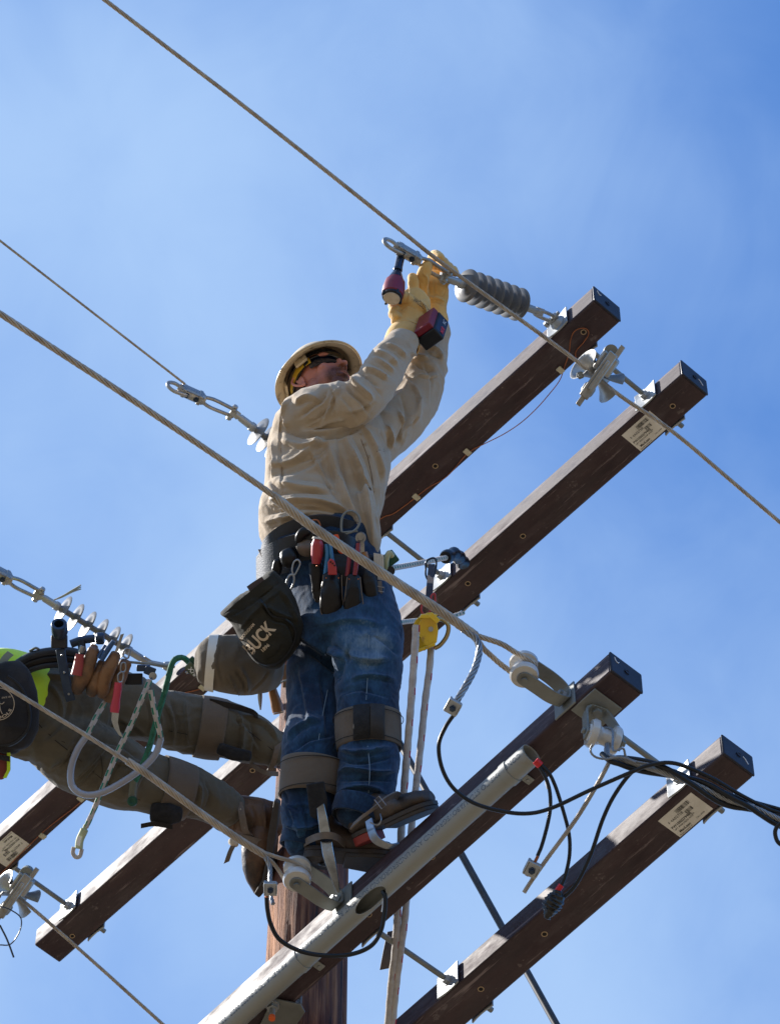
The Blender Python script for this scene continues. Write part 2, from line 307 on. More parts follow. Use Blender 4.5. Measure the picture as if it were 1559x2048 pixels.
# ================= through bolts, plates, nuts =================
def hexn(mb,Q,ax,r=.016,t=.014): mb.lathe(Q,ax,[(0,r),(t,r)],6)
def side_plate(k,s,far=False,hw=.044,th_=.005,curve=True,parent=None,mat_=galv,sq=1.0):
    c,a,wd=ARM[k]; d=wd if far else -wd; Q=ap(k,s,AW if far else 0,AH/2)
    mb=MB(); ks=np.linspace(-1,1,9); R=[]
    for u in ks:
        off=(.002+.004*u*u) if curve else .0005
        q=Q+a*u*hw+d*off; hh=AH/2*sq+.002
        R.append([q-UP*hh,q+UP*hh,q+UP*hh+d*th_,q-UP*hh+d*th_])
    mb.rings(R); return mb.obj('washer_plate',mat_,parent,bev=.001)
def rod(p0,p1,r,mat_,name='rod',parent=None):
    mb=MB(); mb.tube([p0,p1],r,14); return mb.obj(name,mat_,parent)
def thbolt(kn,kf,s,label,s_rel=None,near=(True,True,True,True),grp='long through bolts joining paired crossarms'):
    """bolt through near arm kn and far arm kf at distance s from their right ends"""
    c,a,wd=ARM[kn]; gap=(ARM[kf][0]-ARM[kn][0])@wd; ds=(ARM[kf][0]-ARM[kn][0])@a; sf=s-ds
    r=thing('through_bolt',label,'bolt',ap(kn,s,gap/2,AH/2),group=grp)
    rod(ap(kn,s,-.035,AH/2),ap(kn,s,gap+AW+.045,AH/2),.0085,galvd,'bolt_shank',r)
    for (k,ss,far,on) in ((kn,s,False,near[0]),(kn,s,True,near[1]),(kf,sf,False,near[2]),(kf,sf,True,near[3])):
        if not on: continue
        side_plate(k,ss,far,parent=r); mb=MB(); cc,aa,ww=ARM[k]; d=ww if far else -ww
        Q=ap(k,ss,(AW if far else 0),AH/2)+d*.006; mb.lathe(Q,d,[(0,.019),(.004,.019)],16); hexn(mb,Q+d*.004,d); mb.obj('nut',galv,r)
    return r
sA=a_side('B',1291,775)[0]; gs=(ARM['B'][0]-ARM['A'][0])@a1
thbolt('A','B',sA+gs,'galvanised through bolt with square washers at the right ends of the upper crossarms')
sm=a_side('B',886,1152)[0]
thbolt('A','B',sm+gs,'galvanised through bolt and nut beside the yellow pulley on the upper crossarms')
sl_=a_side('B',139,1823)[0]
thbolt('A','B',sl_+gs,'galvanised through bolt at the left ends of the upper crossarms')
gs2=(ARM['D'][0]-ARM['C'][0])@a2
sd=a_side('D',1360,1560)[0]; thbolt('C','D',sd+gs2,'galvanised through bolt with washer plates at the right ends of the lower crossarms',near=(False,True,True,True))
sd2=a_side('D',899,1950)[0]; thbolt('C','D',sd2+gs2,'grey through bolt crossing behind the white ropes to the lower right crossarm',near=(False,True,True,True))
# long brace rod behind
p0=P(704,1316,12.9); p1=P(1112,2050,11.6); d_=(p1-p0); o=rod(p0,p1+d_*.9,.0115,mat('dark_grey_steel',(.05,.052,.055),.5,.4,(.08,.08,.085),20,.3,.7),'brace_rod'); tag(o,'long slanting grey steel rod passing behind the lower crossarms','steel rod')
# ================= overhead wires =================
zA=ARM['A'][0][2]; zC=ARM['C'][0][2]; zAm=zA+AH/2; zCm=zC+AH/2
def ext(p,q,L): return q+nrm(q-p)*L
def cable(name,pts,R,label,n=6,pitch=.12,mat_=None,cat='wire',group=None,core=True,parts=None,phase=0):
    mb=MB(); strands(mb,pts,R,n,pitch,core=core,phase=phase); o=mb.obj(name,mat_ or wirem,None,ang=60); return tag(o,label,cat,group)
zw=12.03
L=[Zp(x,y,zw) for x,y in [(210,0),(500,222),(790,452),(890,531),(1130,705),(1240,792),(1350,868),(1559,1045)]]
L=[ext(L[1],L[0],2.5)]+L+[ext(L[-2],L[-1],2.)]
pw1=smooth(L,6); cable('line_wire',pw1,.0070,'long stranded wire running from top left past the gloved hands to the right edge')
L=[Zp(0,481,zAm),Zp(370,768,zAm)]; cable('line_wire',[ext(L[1],L[0],2.)]+L,.0040,'thin stranded wire from the left edge to the clamp beside the worker\'s back')
Lw=[Zp(0,627,zCm),Zp(250,790,zCm),Zp(520,972,zCm),Zp(640,1062,zCm)]
Lw=[ext(Lw[1],Lw[0],2.)]+Lw; p=smooth(Lw,6)
cable('line_wire',p,.0088,'thick stranded wire crossing from the left edge to the worker\'s belt',n=7,pitch=.16)
g1=smooth([Zp(545,992,zCm),Zp(640,1064,zCm),Zp(780,1157,zCm),Zp(880,1222,zCm),Zp(950,1272,zCm)],8)
t=np.linspace(0,1,len(g1)); 
cable('wire_grip',g1,.0140,'thick wrapped wire grip in front of the worker\'s tool belt',n=10,pitch=.19)
# its two legs round the spool
sp1=Zp(1047,1338,zCm)
def spoolwrap(c,dirto,r,side,z,n=10,a_end=200):
    d=nrm(dirto); e=np.cross(UP,d)*side
    return [c+UP*z+r*(math.cos(t)*d*1.0+math.sin(t)*e) for t in np.radians(np.linspace(80,a_end,n))]
g=Zp(950,1272,zCm)
for sd,mid,lab in ((1,[(1000,1287),(1030,1305)],'upper leg of the wrapped wire grip looped over the spool beside the lower crossarm end'),(-1,[(965,1296),(982,1312),(1000,1328),(1016,1340),(1032,1352)],'lower leg of the wrapped wire grip going round the spool beside the lower crossarm end')):
    pts=[Zp(930,1260,zCm+.004*sd),g+UP*.004*sd]+[Zp(x,y,zCm+.006*sd) for x,y in mid]
    dd=pts[-1]-sp1; dd[2]=0
    pts+=spoolwrap(sp1,dd,.031,sd if sd>0 else -1,0.004*sd,6,170) if sd>0 else []
    cable('grip_leg',smooth(pts,8),.0082,lab,n=6,pitch=.09,core=False)
tail=smooth([Zp(925,1258,zCm-.005),Zp(950,1276,zCm-.015),Zp(958,1300,zCm-.05),Zp(950,1335,zCm-.11),Zp(932,1370,zCm-.17),Zp(912,1403,zCm-.22)],8)
cable('wire_tail',tail,.0098,'grey stranded wire tail dropping from the grip to the small cable clamp',n=6,pitch=.13,mat_=wiregrey)
# lower left wire to spool three
sp3=Zp(594,1747,zCm)
Lw=[Zp(0,1366,zCm),Zp(180,1475,zCm),Zp(300,1552,zCm)]; Lw=[ext(Lw[1],Lw[0],2.)]+Lw
cable('line_wire',smooth(Lw,6),.0068,'thin stranded wire crossing in front of the leaning worker\'s legs')
g3=smooth([Zp(255,1522,zCm),Zp(300,1552,zCm),Zp(400,1625,zCm),Zp(480,1680,zCm),Zp(533,1712,zCm)],8)
cable('wire_grip',g3,.0112,'wrapped wire grip running past the leather boot towards the lower spool',n=9,pitch=.16)
cable('grip_leg',smooth([Zp(520,1703,zCm+.004),Zp(560,1716,zCm+.008),Zp(590,1725,zCm+.01),Zp(618,1745,zCm+.01),Zp(622,1757,zCm+.005)],8),.0062,'upper leg of the grip passing over the white spool by the boot',n=6,pitch=.05,core=False)
cable('grip_leg',smooth([Zp(520,1705,zCm-.002),Zp(545,1725,zCm-.005),Zp(562,1748,zCm-.005),Zp(575,1772,zCm-.002)],8),.0058,'lower leg of the grip passing under the white spool by the boot',n=6,pitch=.05,core=False)
cable('wire_tail',smooth([Zp(530,1712,zCm-.005),Zp(540,1735,zCm-.03),Zp(540,1765,zCm-.08),Zp(541,1790,zCm-.11),Zp(546,1808,zCm-.14)],8),.0068,'short grey wire tail hanging from the lower grip through a small clamp',n=5,pitch=.08,mat_=wiregrey)
# left pulley wire
L=[Zp(30,1790,zw),Zp(75,1825,zw),Zp(200,1935,zw),Zp(325,2048,zw)]; cable('line_wire',smooth(L+[ext(L[-2],L[-1],2.)],6),.0066,'stranded wire dropping from the left cast pulley to the bottom edge')
# ================= spool insulators with clevises =================
def spool(c,ax,lab,R=.040,Hh=.041,up=None):
    pr=[(-Hh,.012),(-Hh,R*.55),(-Hh*.92,R*.62),(-Hh*.92,R*.9),(-Hh*.75,R),(-Hh*.5,R*.98),(-Hh*.38,R*.72),(-Hh*.15,R*.58),(Hh*.15,R*.58),(Hh*.38,R*.72),(Hh*.5,R*.98),(Hh*.75,R),(Hh*.92,R*.9),(Hh*.92,R*.62),(Hh,R*.55),(Hh,.012)]
    mb=MB(); mb.lathe(c,ax,pr,40); o=mb.obj('spool_insulator',porc,None,ang=50,loc=c); return tag(o,lab,'insulator','white porcelain spool insulators')
def clevis(c,ax,base,nb,lab,Hh=.046,wd_=.042,bolt=True):
    """U strap: two legs from spool pin to base point on plate; nb = outward normal at base"""
    ax=nrm(ax); r=thing('spool_bracket',lab,'bracket',base,group='galvanised spool brackets'); side=nrm(np.cross(ax,nb))
    d=base-c; pts=[c+ax*Hh,c+ax*Hh,c+ax*Hh+d*.3,c+ax*Hh+d*.6,base+ax*Hh*.78+nb*.026,base+ax*Hh*.4+nb*.006,base-ax*Hh*.4+nb*.006,base-ax*Hh*.78+nb*.026,c-ax*Hh+d*.6,c-ax*Hh+d*.3,c-ax*Hh]
    pts=smooth(pts[1:],6); 
    tw=nrm(np.cross(nrm(d),ax)); mb=MB(); mb.ribbon(pts,np.tile(tw*wd_,(len(pts),1)),.005)
    for sg in (1,-1): mb.lathe(c+ax*Hh*sg-ax*.0026,ax,[(0,wd_/2),(.0052,wd_/2)],20)
    mb.obj('clevis_strap',galvd,r,bev=.001)
    mb=MB(); mb.lathe(c-ax*(Hh+.012),ax,[(0,.0085),(.006,.0085),(.006,.006),(2*Hh+.018,.006),(2*Hh+.018,.009),(2*Hh+.024,.009)],14); mb.obj('clevis_pin',galvd,r)
    mb=MB(); hexn(mb,base+nb*.011,nb,.014,.010); mb.tube([base+nb*.01,base+nb*.03],.008,10); mb.obj('nut',galv,r); return r
s1,_=a_side('C',1135,1395); spool(sp1,UP,'white porcelain spool on a vertical pin beside the lower crossarm end')
clevis(sp1,UP,ap('C',s1,-.006,AH/2),-w2,'bent galvanised bracket holding the vertical spool beside the conduit end')
side_plate('C',a_side('C',1130,1396)[0],False,hw=.040,curve=False,parent=ROOT['C'],mat_=galvd,sq=1.08)
s3,_=a_side('C',682,1790); spool(sp3,UP,'white porcelain spool below the blue jean cuff and steel climbing gaff')
clevis(sp3,UP,ap('C',s3,-.006,AH/2),-w2,'bent galvanised bracket reaching from the lower crossarm to the spool by the pole')
side_plate('C',s3-.01,False,hw=.040,curve=False,parent=ROOT['C'],mat_=galvd,sq=1.1)
# spool two hangs below arm C
q=[a_bot('C',*p) for p in [(1139,1421),(1192,1375),(1248,1416),(1225,1437)]]
sc=(q[0][0]+q[2][0])/2; mb=MB(); mb.box(ap('C',sc,AW/2-.002,-.003),a2*.048,w2*(AW/2-.008),UP*.0028); mb.obj('square_plate',galvd,ROOT['C'],bev=.002)
sp2=Zp(1206,1474,zC-.115); ax2=nrm(np.array([.93,.33,-.05])); spool(sp2,ax2,'white porcelain spool hanging under the end of the lower left crossarm',R=.041,Hh=.046)
r2=thing('spool_bracket','bent galvanised bracket hanging under the lower crossarm end','bracket',ap('C',sc,AW/2,-.004),group='galvanised spool brackets')
bt_=ap('C',sc,AW/2,-.010); tw=nrm(np.cross(ax2,UP)); lp=[sp2-ax2*.050-UP*.018,sp2-ax2*.050+UP*.03,bt_-ax2*.036-UP*.022,bt_-ax2*.020,bt_+ax2*.020,bt_+ax2*.036-UP*.022,sp2+ax2*.050+UP*.03,sp2+ax2*.050-UP*.018]
lp=resample(np.array([np.array(p) for p in lp]),.008); mb=MB(); mb.ribbon(lp,np.tile(tw*.034,(len(lp),1)),.006); mb.obj('clevis_strap',galvd,r2,bev=.001)
mb=MB(); mb.lathe(sp2-ax2*.062,ax2,[(0,.0085),(.006,.0085),(.006,.006),(.118,.006),(.118,.009),(.124,.009)],14); mb.obj('clevis_pin',galvd,r2)
mb=MB(); hexn(mb,bt_-UP*.004,-UP,.015,.012); mb.obj('nut',galvd,r2)
# ================= grey conduit =================
pvc=mat('grey_conduit',(.26,.272,.265),.42,0,(.24,.25,.24),9,.3,.7,dirt=((.22,.19,.14),14,.62,.85))
pc0=Zp(1062,1508,zC-.033); CR=.031; cl=1.75
r=thing('conduit','grey plastic conduit pipe with lettering strapped under the lower crossarm','pipe',pc0)
nl,na=520,96; th=np.linspace(0,2*np.pi,na,endpoint=False)
def cpt(t,an,R=CR): return pc0+a2*t+R*(np.cos(an)*-UP+np.sin(an)*-w2)
hp=onpl(741,1800,pc0-UP*CR*.9,UP); ht=(hp-pc0)@a2; 
ts=np.linspace(0,cl,nl+1); V=[cpt(t,x) for t in ts for x in th]; F=[]
for i in range(nl):
    for j in range(na):
        tm=(ts[i]+ts[i+1])/2; am=th[j]+np.pi/na; am=(am+np.pi)%(2*np.pi)-np.pi
        if ((tm-ht)/.062)**2+((am-math.radians(18))/.74)**2<1: continue
        F.append((i*na+j,i*na+(j+1)%na,(i+1)*na+(j+1)%na,(i+1)*na+j))
mb=MB(); mb.add(V,F); o=mb.obj('pipe',pvc,r,ang=40); sm_=o.modifiers.new('wall','SOLIDIFY'); sm_.thickness=.0035; sm_.offset=0
mb=MB(); mb.tube([cpt(ht+.062*math.cos(t),math.radians(18)+.74*math.sin(t),CR+.0008) for t in np.linspace(0,6.283,60,endpoint=False)],.0018,6,closed=True); mb.obj('opening_rim',pvc,r)
blueink=mat('blue_grey_ink',(.075,.10,.14),.6)
def pipetext(s,t0,size,ang=62,mir=1):
    def place(a): 
        an=np.radians(ang)-a[:,1]/CR; an=an[:,None]
        return pc0+a2*(t0+a[:,:1])+(CR+.00235)*(np.cos(an)*-UP+np.sin(an)*-w2)
    txt(s,size,place,blueink,r,'printed_text')
pipetext('CONFORMS TO STD. UL',.015,.022,66); pipetext('ABOVEGROUND AND UNDERGROUND SUNLIGHT RESISTANT. MAX 90 C WIRE NEMA TC-2 04080/20221 23:20 05200',.245,.0215,68)
for px_ in ((1030,1554),(607,1925)):
    Q=onpl(px_[0],px_[1],pc0,UP); t=(Q-pc0)@a2; rr=thing('pipe_strap','pale grey strap holding the conduit near its '+('open end' if px_[0]>900 else 'lower left stretch'),'strap',cpt(t,0),group='grey conduit straps')
    mb=MB(); R=[]
    for an in np.radians(np.linspace(-150,120,40)):
        R.append([cpt(t-.012,an,CR+.0012),cpt(t+.012,an,CR+.0012),cpt(t+.012,an,CR+.0045),cpt(t-.012,an,CR+.0045)])
    mb.rings(R); mb.obj('band',pvc,rr)
    mb=MB(); c_=cpt(t,0,0)+w2*(CR+.022)+UP*(.033-.003); mb.box(c_,a2*.012,w2*.028,UP*.0025); mb.obj('tab',pvc,rr,bev=.002)
    mb=MB(); mb.lathe(c_+w2*.014-UP*.0024,-UP,[(0,.005),(.003,.004)],12); mb.obj('screw',galv,rr)
# ================= black cables =================
def black(pts,R,lab,name='black_cable',parent=None,m_=None):
    mb=MB(); mb.tube(smooth(pts,8),R,14); o=mb.obj(name,m_ or blackrub,parent); return tag(o,lab,'cable') if parent is None else o
def dline(px,d0,d1=None,):
    n=len(px); d1=d0 if d1 is None else d1; return [P(x,y,d0+(d1-d0)*i/(n-1)) for i,(x,y) in enumerate(px)]
dC=10.55
j=dline([(908,1428),(890,1455),(877,1490),(883,1535),(905,1575),(945,1605),(1000,1622),(1055,1627),(1105,1615),(1180,1580),(1260,1545),(1300,1530),(1350,1527),(1420,1555),(1480,1590),(1540,1620),(1600,1640)],10.25,10.22); black(j+[ext(j[-2],j[-1],1.2)],.0056,'long black jumper cable looping from the hanging clamp across below the spool')
j=dline([(1545,1615),(1480,1597),(1400,1565),(1340,1540),(1290,1532),(1262,1545),(1228,1590),(1204,1640),(1180,1710),(1150,1770),(1118,1802)],10.24,10.30); black([ext(j[1],j[0],1.2)]+j,.0056,'black cable bending down from the bundle to the taped splice')
black(dline([(1068,1522),(1085,1545),(1097,1575),(1100,1610),(1095,1645),(1083,1690),(1074,1712)],10.36,10.30),.0052,'short black cable from the conduit end to the square clamp')
black(dline([(1068,1522),(1092,1540),(1108,1568),(1125,1620),(1137,1668),(1138,1710),(1130,1750),(1120,1775)],10.36,10.30),.0052,'longer black cable from the conduit end to the taped splice')
mb=MB(); mb.tube(dline([(1070,1521),(1080,1531)],10.355),.0105,12); tag(mb.obj('red_tape',redtape,None),'red tape round the cables leaving the conduit end','tape')
mb=MB(); mb.tube(smooth(dline([(1093,1562),(1096,1577)],10.352),4),.0058,12); tag(mb.obj('white_tape',whitetape,None),'white tape band on the black cable below the conduit end','tape')
mb=MB(); mb.tube(dline([(1122,1770),(1112,1784)],10.3),.0082,12); tag(mb.obj('red_tape',redtape,None),'red tape at the top of the black taped splice','tape')
black(dline([(533,1793),(535,1820),(542,1850),(560,1880),(600,1902),(650,1911),(700,1909),(740,1893),(760,1865),(768,1830),(770,1795),(765,1782)],10.62,10.74),.0064,'black cable loop hanging from the pole side clamp into the conduit opening')
mb=MB(); mb.tube(smooth(dline([(769.5,1797),(768.5,1812),(766.5,1824)],10.735),4),.0069,12); tag(mb.obj('white_tape',whitetape,None),'white tape band on the cable loop at the conduit opening','tape')
# taped splice
mb=MB(); c_=[P(x,y,10.3) for x,y in [(1116,1780),(1112,1795),(1104,1808),(1098,1822),(1092,1838)]]; c_=smooth(c_,6); k_=len(c_)
rr=[.010+.016*math.sin(math.pi*min(1,i/k_*1.15))**.8*(1+.25*math.sin(i*1.9)) for i in range(k_)]; mb.tube(c_,rr,18)
o=mb.obj('taped_splice',blacktape,None,ang=25); tag(o,'lumpy black taped cable splice hanging before the lower right crossarm','cable splice')
d=o.modifiers.new('sub','SUBSURF'); d.levels=d.render_levels=2; tx=bpy.data.textures.new('lump','CLOUDS'); tx.noise_scale=.012; d=o.modifiers.new('lumps','DISPLACE'); d.texture=tx; d.strength=.006; d.mid_level=.5
# triplex bundle
bun=smooth([sp2+ax2*.01+np.array([0,0,-.03])]+dline([(1215,1512),(1245,1520),(1285,1532),(1320,1543),(1360,1558),(1400,1574),(1450,1598),(1500,1613),(1559,1640),(1620,1670)],10.27,10.2),6); bun=np.vstack([bun,ext(bun[-2],bun[-1],1.2)])
cable('messenger_wire',bun,.0085,'grey stranded wire wrapped in black cables leaving the hanging spool to the right',n=7,pitch=.09,mat_=wiregrey)
T,A_,B_=frames(bun); Ls=np.r_[0,np.cumsum(np.linalg.norm(np.diff(bun,axis=0),axis=1))]
for ph,lab in ((0.2,'black insulated cable twisted over the grey bundle at right'),(2.6,'second black insulated cable twisted under the grey bundle at right')):
    msk=Ls>.07; a=Ls*2*np.pi/.42+ph; q=bun+.015*(np.cos(a)[:,None]*A_+np.sin(a)[:,None]*B_); black(q[msk][::3],.0075,lab)
cable('tie_wire',smooth([sp2-ax2*.02+np.array([0,0,.03]),sp2+ax2*.012+np.array([.01,-.03,.0])]+dline([(1225,1500),(1245,1497),(1252,1515),(1275,1524),(1300,1528)],10.25),8),.0035,'thin twisted tie wire over the hanging spool',n=4,pitch=.03,mat_=wiregrey,core=False)
cable('tie_wire',smooth(dline([(1184,1488),(1180,1502),(1190,1514),(1212,1518),(1240,1514),(1270,1525)],10.24),8),.0035,'thin twisted tie wire under the hanging spool',n=4,pitch=.03,mat_=wiregrey,core=False)
cable('wire_tail',smooth(dline([(1222,1512),(1212,1535),(1190,1575),(1150,1640),(1095,1715),(1062,1762),(1047,1785)],10.30,10.26),8),.0062,'straight stranded wire tail slanting down through the square clamp',n=7,pitch=.1)
j=dline([(1580,1640),(1558,1648),(1549,1662),(1552,1680),(1562,1690),(1580,1694)],10.15); black(j,.0058,'black cable loop at the right edge below the bundle')
# small clamps
def clamp(x,y,d,ang,lab,sz=1.,m_=galv):
    c=P(x,y,d); X=cR*math.cos(ang)-cU*math.sin(ang); Y=cR*math.sin(ang)+cU*math.cos(ang); Z=-cF
    Y=nrm(Y+Z*.3); Z=nrm(np.cross(X,Y))*(1 if np.cross(X,Y)@-cF>0 else -1)
    r=thing('cable_clamp',lab,'clamp',c,group='small square cable clamps'); s=sz
    mb=MB(); mb.box(c+Z*.008*s,X*.016*s,Y*.017*s,Z*.004*s); mb.box(c-X*.014*s,X*.003*s,Y*.016*s,Z*.012*s); mb.box(c+X*.014*s,X*.003*s,Y*.012*s,Z*.012*s); mb.box(c-Z*.012*s,X*.015*s,Y*.013*s,Z*.003*s); mb.obj('clamp_body',m_,r,bev=.0015)
    mb=MB(); hexn(mb,c+Z*.012*s,Z,.008*s,.007*s); mb.tube([c-Z*.02*s,c+Z*.024*s],.0045*s,10); mb.obj('clamp_bolt',mat('dark_bolt',(.03,.05,.09),.4,.5) if 'dark_bolt' not in MATS else MATS['dark_bolt'],r); return r
clamp(906,1413,10.22,.5,'small metal clamp on the hanging wire tail joining it to the long black jumper',1.15)
clamp(1064,1737,10.26,.45,'square metal clamp on the slanting wire tail below the conduit end',1.2)
clamp(541,1776,10.60,0.,'metal clamp joining the short wire tail to the black loop beside the pole',1.1)
mb=MB(); mb.tube(dline([(1075,1712),(1068,1726),(1058,1742),(1052,1752)],10.27),.0045,8); tag(mb.obj('bare_conductor',copper,None),'bare copper cable end in the square clamp','wire')
mb=MB(); mb.tube(dline([(533,1795),(534,1782),(538,1770)],10.60),.0045,8); tag(mb.obj('bare_conductor',copper,None),'bare copper cable end in the clamp beside the pole','wire')
# ================= polymer insulators and dead end clamps =================
poly=mat('grey_polymer',(.155,.16,.17),.38,0,(.12,.125,.135),8,.3,.7,bump=.05,bscale=40,spec=.45)
def insul(p0,p1,n,R,lab,rod_=.010,ends=True,c0=.0,c1=.0):
    ax=nrm(p1-p0); L_=np.linalg.norm(p1-p0); r=thing('line_insulator',lab,'insulator',p0,group='grey polymer line insulators')
    mb=MB(); pr=[(-.02,rod_)]
    for i in range(n):
        t=L_*i/(n-1); pr+=[(t-.009,rod_),(t-.003,rod_*1.4),(t+.0012,R*.7),(t+.002,R*.98),(t+.003,R),(t+.004,R*.98),(t+.0045,R*.7),(t+.006,rod_*1.5),(t+.011,rod_)]
    pr.append((L_+.03,rod_)); mb.lathe(p0,ax,pr,48); mb.obj('shed_stack',poly,r,ang=50)
    for q,d,nm in ((p0,-ax,'end_fitting'),(p1,ax,'end_fitting')):
        mb=MB(); mb.lathe(q+d*.012,d,[(0,.0125),(.006,.016),(.018,.016),(.020,.013),(.062,.0125),(.066,.010),(.085,.009)],18)
        sd=nrm(np.cross(d,cF)); mb.box(q+d*.098,d*.016,sd*.013,np.cross(d,sd)*.006); mb.obj(nm,galv,r,bev=.001)
    return r
zi=zAm
def shackle(q,d,parent,w_=.022,L_=.07,rr=.006):
    sd=nrm(np.cross(d,[0,0,1.])); mb=MB(); pts=[q-sd*w_/2,q-sd*w_*.55+d*L_*.5,q-sd*w_*.4+d*L_*.85,q+d*L_,q+sd*w_*.4+d*L_*.85,q+sd*w_*.55+d*L_*.5,q+sd*w_/2]
    mb.tube(smooth(pts,6),rr,10); mb.ball(q-sd*w_*.55,.012); mb.ball(q+sd*w_*.55,.012); mb.obj('shackle',galv,parent)
    mb=MB(); mb.tube([q-sd*(w_*.5+.02),q+sd*(w_*.5+.02)],.006,10); hexn(mb,q+sd*(w_*.5+.012),sd,.011,.01); mb.obj('shackle_pin',galv,parent)
def deadend(p0,d,parent_lab,wire_side=1,sc=1.):
    if len(d)==6: sc=np.linalg.norm(np.asarray(d)[3:]-p0)/.262; d=nrm(np.asarray(d)[3:]-p0)
    """strain clamp: p0 = pin at insulator end, d = unit direction away from insulator"""
    sd=nrm(np.cross(d,[0,0,1.])); up=np.cross(sd,d); up=up if up[2]>0 else -up
    r=thing('strain_clamp',parent_lab,'clamp',p0,group='cast strain clamps'); s=sc
    for e in (-1,1):
        mb=MB(); mb.tube(smooth([p0+sd*e*.016*s,p0+sd*e*.018*s+d*.03*s,p0+sd*e*.02*s+d*.09*s,p0+sd*e*.012*s+d*.125*s,p0+d*.135*s],5),.0078*s,10,asp=1.4); mb.ball(p0+sd*e*.017*s,.0155*s,12,sd,.7); mb.obj('link_arm',alu,r)
    mb=MB(); mb.tube([p0-sd*.032*s,p0+sd*.030*s],.0065*s,12); hexn(mb,p0+sd*.024*s,sd,.012*s,.010*s); mb.lathe(p0-sd*.036*s,sd,[(0,.009*s),(.006*s,.012*s)],12); mb.obj('clevis_pin',galv,r)
    B=p0+d*.125*s
    mb=MB(); mb.tube(smooth([B,B+d*.02*s-up*.004,B+d*.06*s-up*.006,B+d*.10*s-up*.004,B+d*.115*s],5),[.010*s]*5+[.016*s]*6+[.019*s]*6+[.012*s]*4 if False else .022*s,12,asp=.85); mb.box(B+d*.055*s,d*.05*s,sd*.017*s,up*.020*s); mb.obj('clamp_body',alu,r)
    for u in (.035,.075):
        mb=MB(); q=B+d*u*s-up*.012*s; mb.tube([q+up*.04*s,q-up*.020*s],.006*s,10); hexn(mb,q-up*.006*s,-up,.012*s,.010*s); hexn(mb,q+up*.036*s,up,.011*s,.008*s); mb.obj('clamp_bolt',MATS['dark_bolt'],r)
    mb=MB(); mb.box(B+d*.055*s+up*.026*s,d*.05*s,sd*.014*s,up*.007*s); mb.box(B+d*.02*s,d*.008*s,sd*.022*s,up*.026*s); mb.box(B+d*.09*s,d*.008*s,sd*.020*s,up*.024*s); mb.obj('keeper',alu,r,bev=.003)
    mb=MB(); E=B+d*.10*s; mb.tube(smooth([E+up*.012*s,E+d*.030*s+up*.024*s,E+d*.058*s+up*.010*s,E+d*.060*s-up*.018*s,E+d*.035*s-up*.036*s,E-up*.032*s,E-d*.05*s-up*.016*s],6),.0080*s,10); mb.obj('pulling_eye',alu,r); return r
# A : by the hands
i0=P(932,571,12.02); i1=P(1034,608,12.17); dA=nrm(i0-i1)
r=insul(i0,i1,7,.054,'grey many shed insulator between the yellow glove and the top crossarm end')
aend=ap('A',sA+gs-.0,-.03,AH/2); shackle(aend,nrm(i1-aend),r,L_=.09)
mb=MB(); mb.tube([aend+w1*.03,aend],.012,12); mb.lathe(aend+w1*.028,-w1,[(0,.030),(.010,.026),(.022,.014)],18); mb.obj('eye_nut',galv,r)
deadend(P(893,553,11.95),np.r_[0,0,0,P(779,486,11.90)],'cast clamp with pulling eye above the power wrench')
# second : behind the back
i0=Zp(515,862,zi); i1=Zp(650,966,zi); dA=nrm(i0-i1); i1=i0-dA*.19; insul(i0,i1,6,.053,'pale insulator sheds just left of the worker\'s shirt')
deadend(Zp(464,825,zi),np.r_[0,0,0,Zp(347,772,zi)],'cast clamp with rounded eye left of the worker\'s shoulder')
rod(i1,i1-dA*.2,.009,galv,'end_link',bpy.data.objects.get('line_insulator.001'))
# third : lower left
i0=Zp(125,1219,zi); i1=Zp(246,1294,zi); dA=nrm(i0-i1)
r=insul(i0,i1,6,.053,'pale six shed insulator above the leaning worker\'s tool pouch')
deadend(Zp(78,1189,zi),np.r_[0,0,0,Zp(-40,1128,zi)],'cast clamp at the left edge above the high visibility vest')
q=i1-dA*.1; e3=ap('A',a_side('A',352,1355)[0],-.02,AH/2); mb=MB(); mb.tube([q,e3],.009,10); mb.lathe(e3,nrm(q-e3),[(0,.02),(.02,.016),(.03,.012)],14); mb.obj('end_link',galv,r)
mb=MB()
for k in range(3): mb.tube(smooth([P(108,1200,12.2),P(125,1192+k,12.18),P(145,1180+k*2,12.16),P(162,1170+k*4,12.14)],4),.0022,6)
tag(mb.obj('wire_tail',wiregrey,None),'frayed wire ends sticking up beside the left insulator','wire')
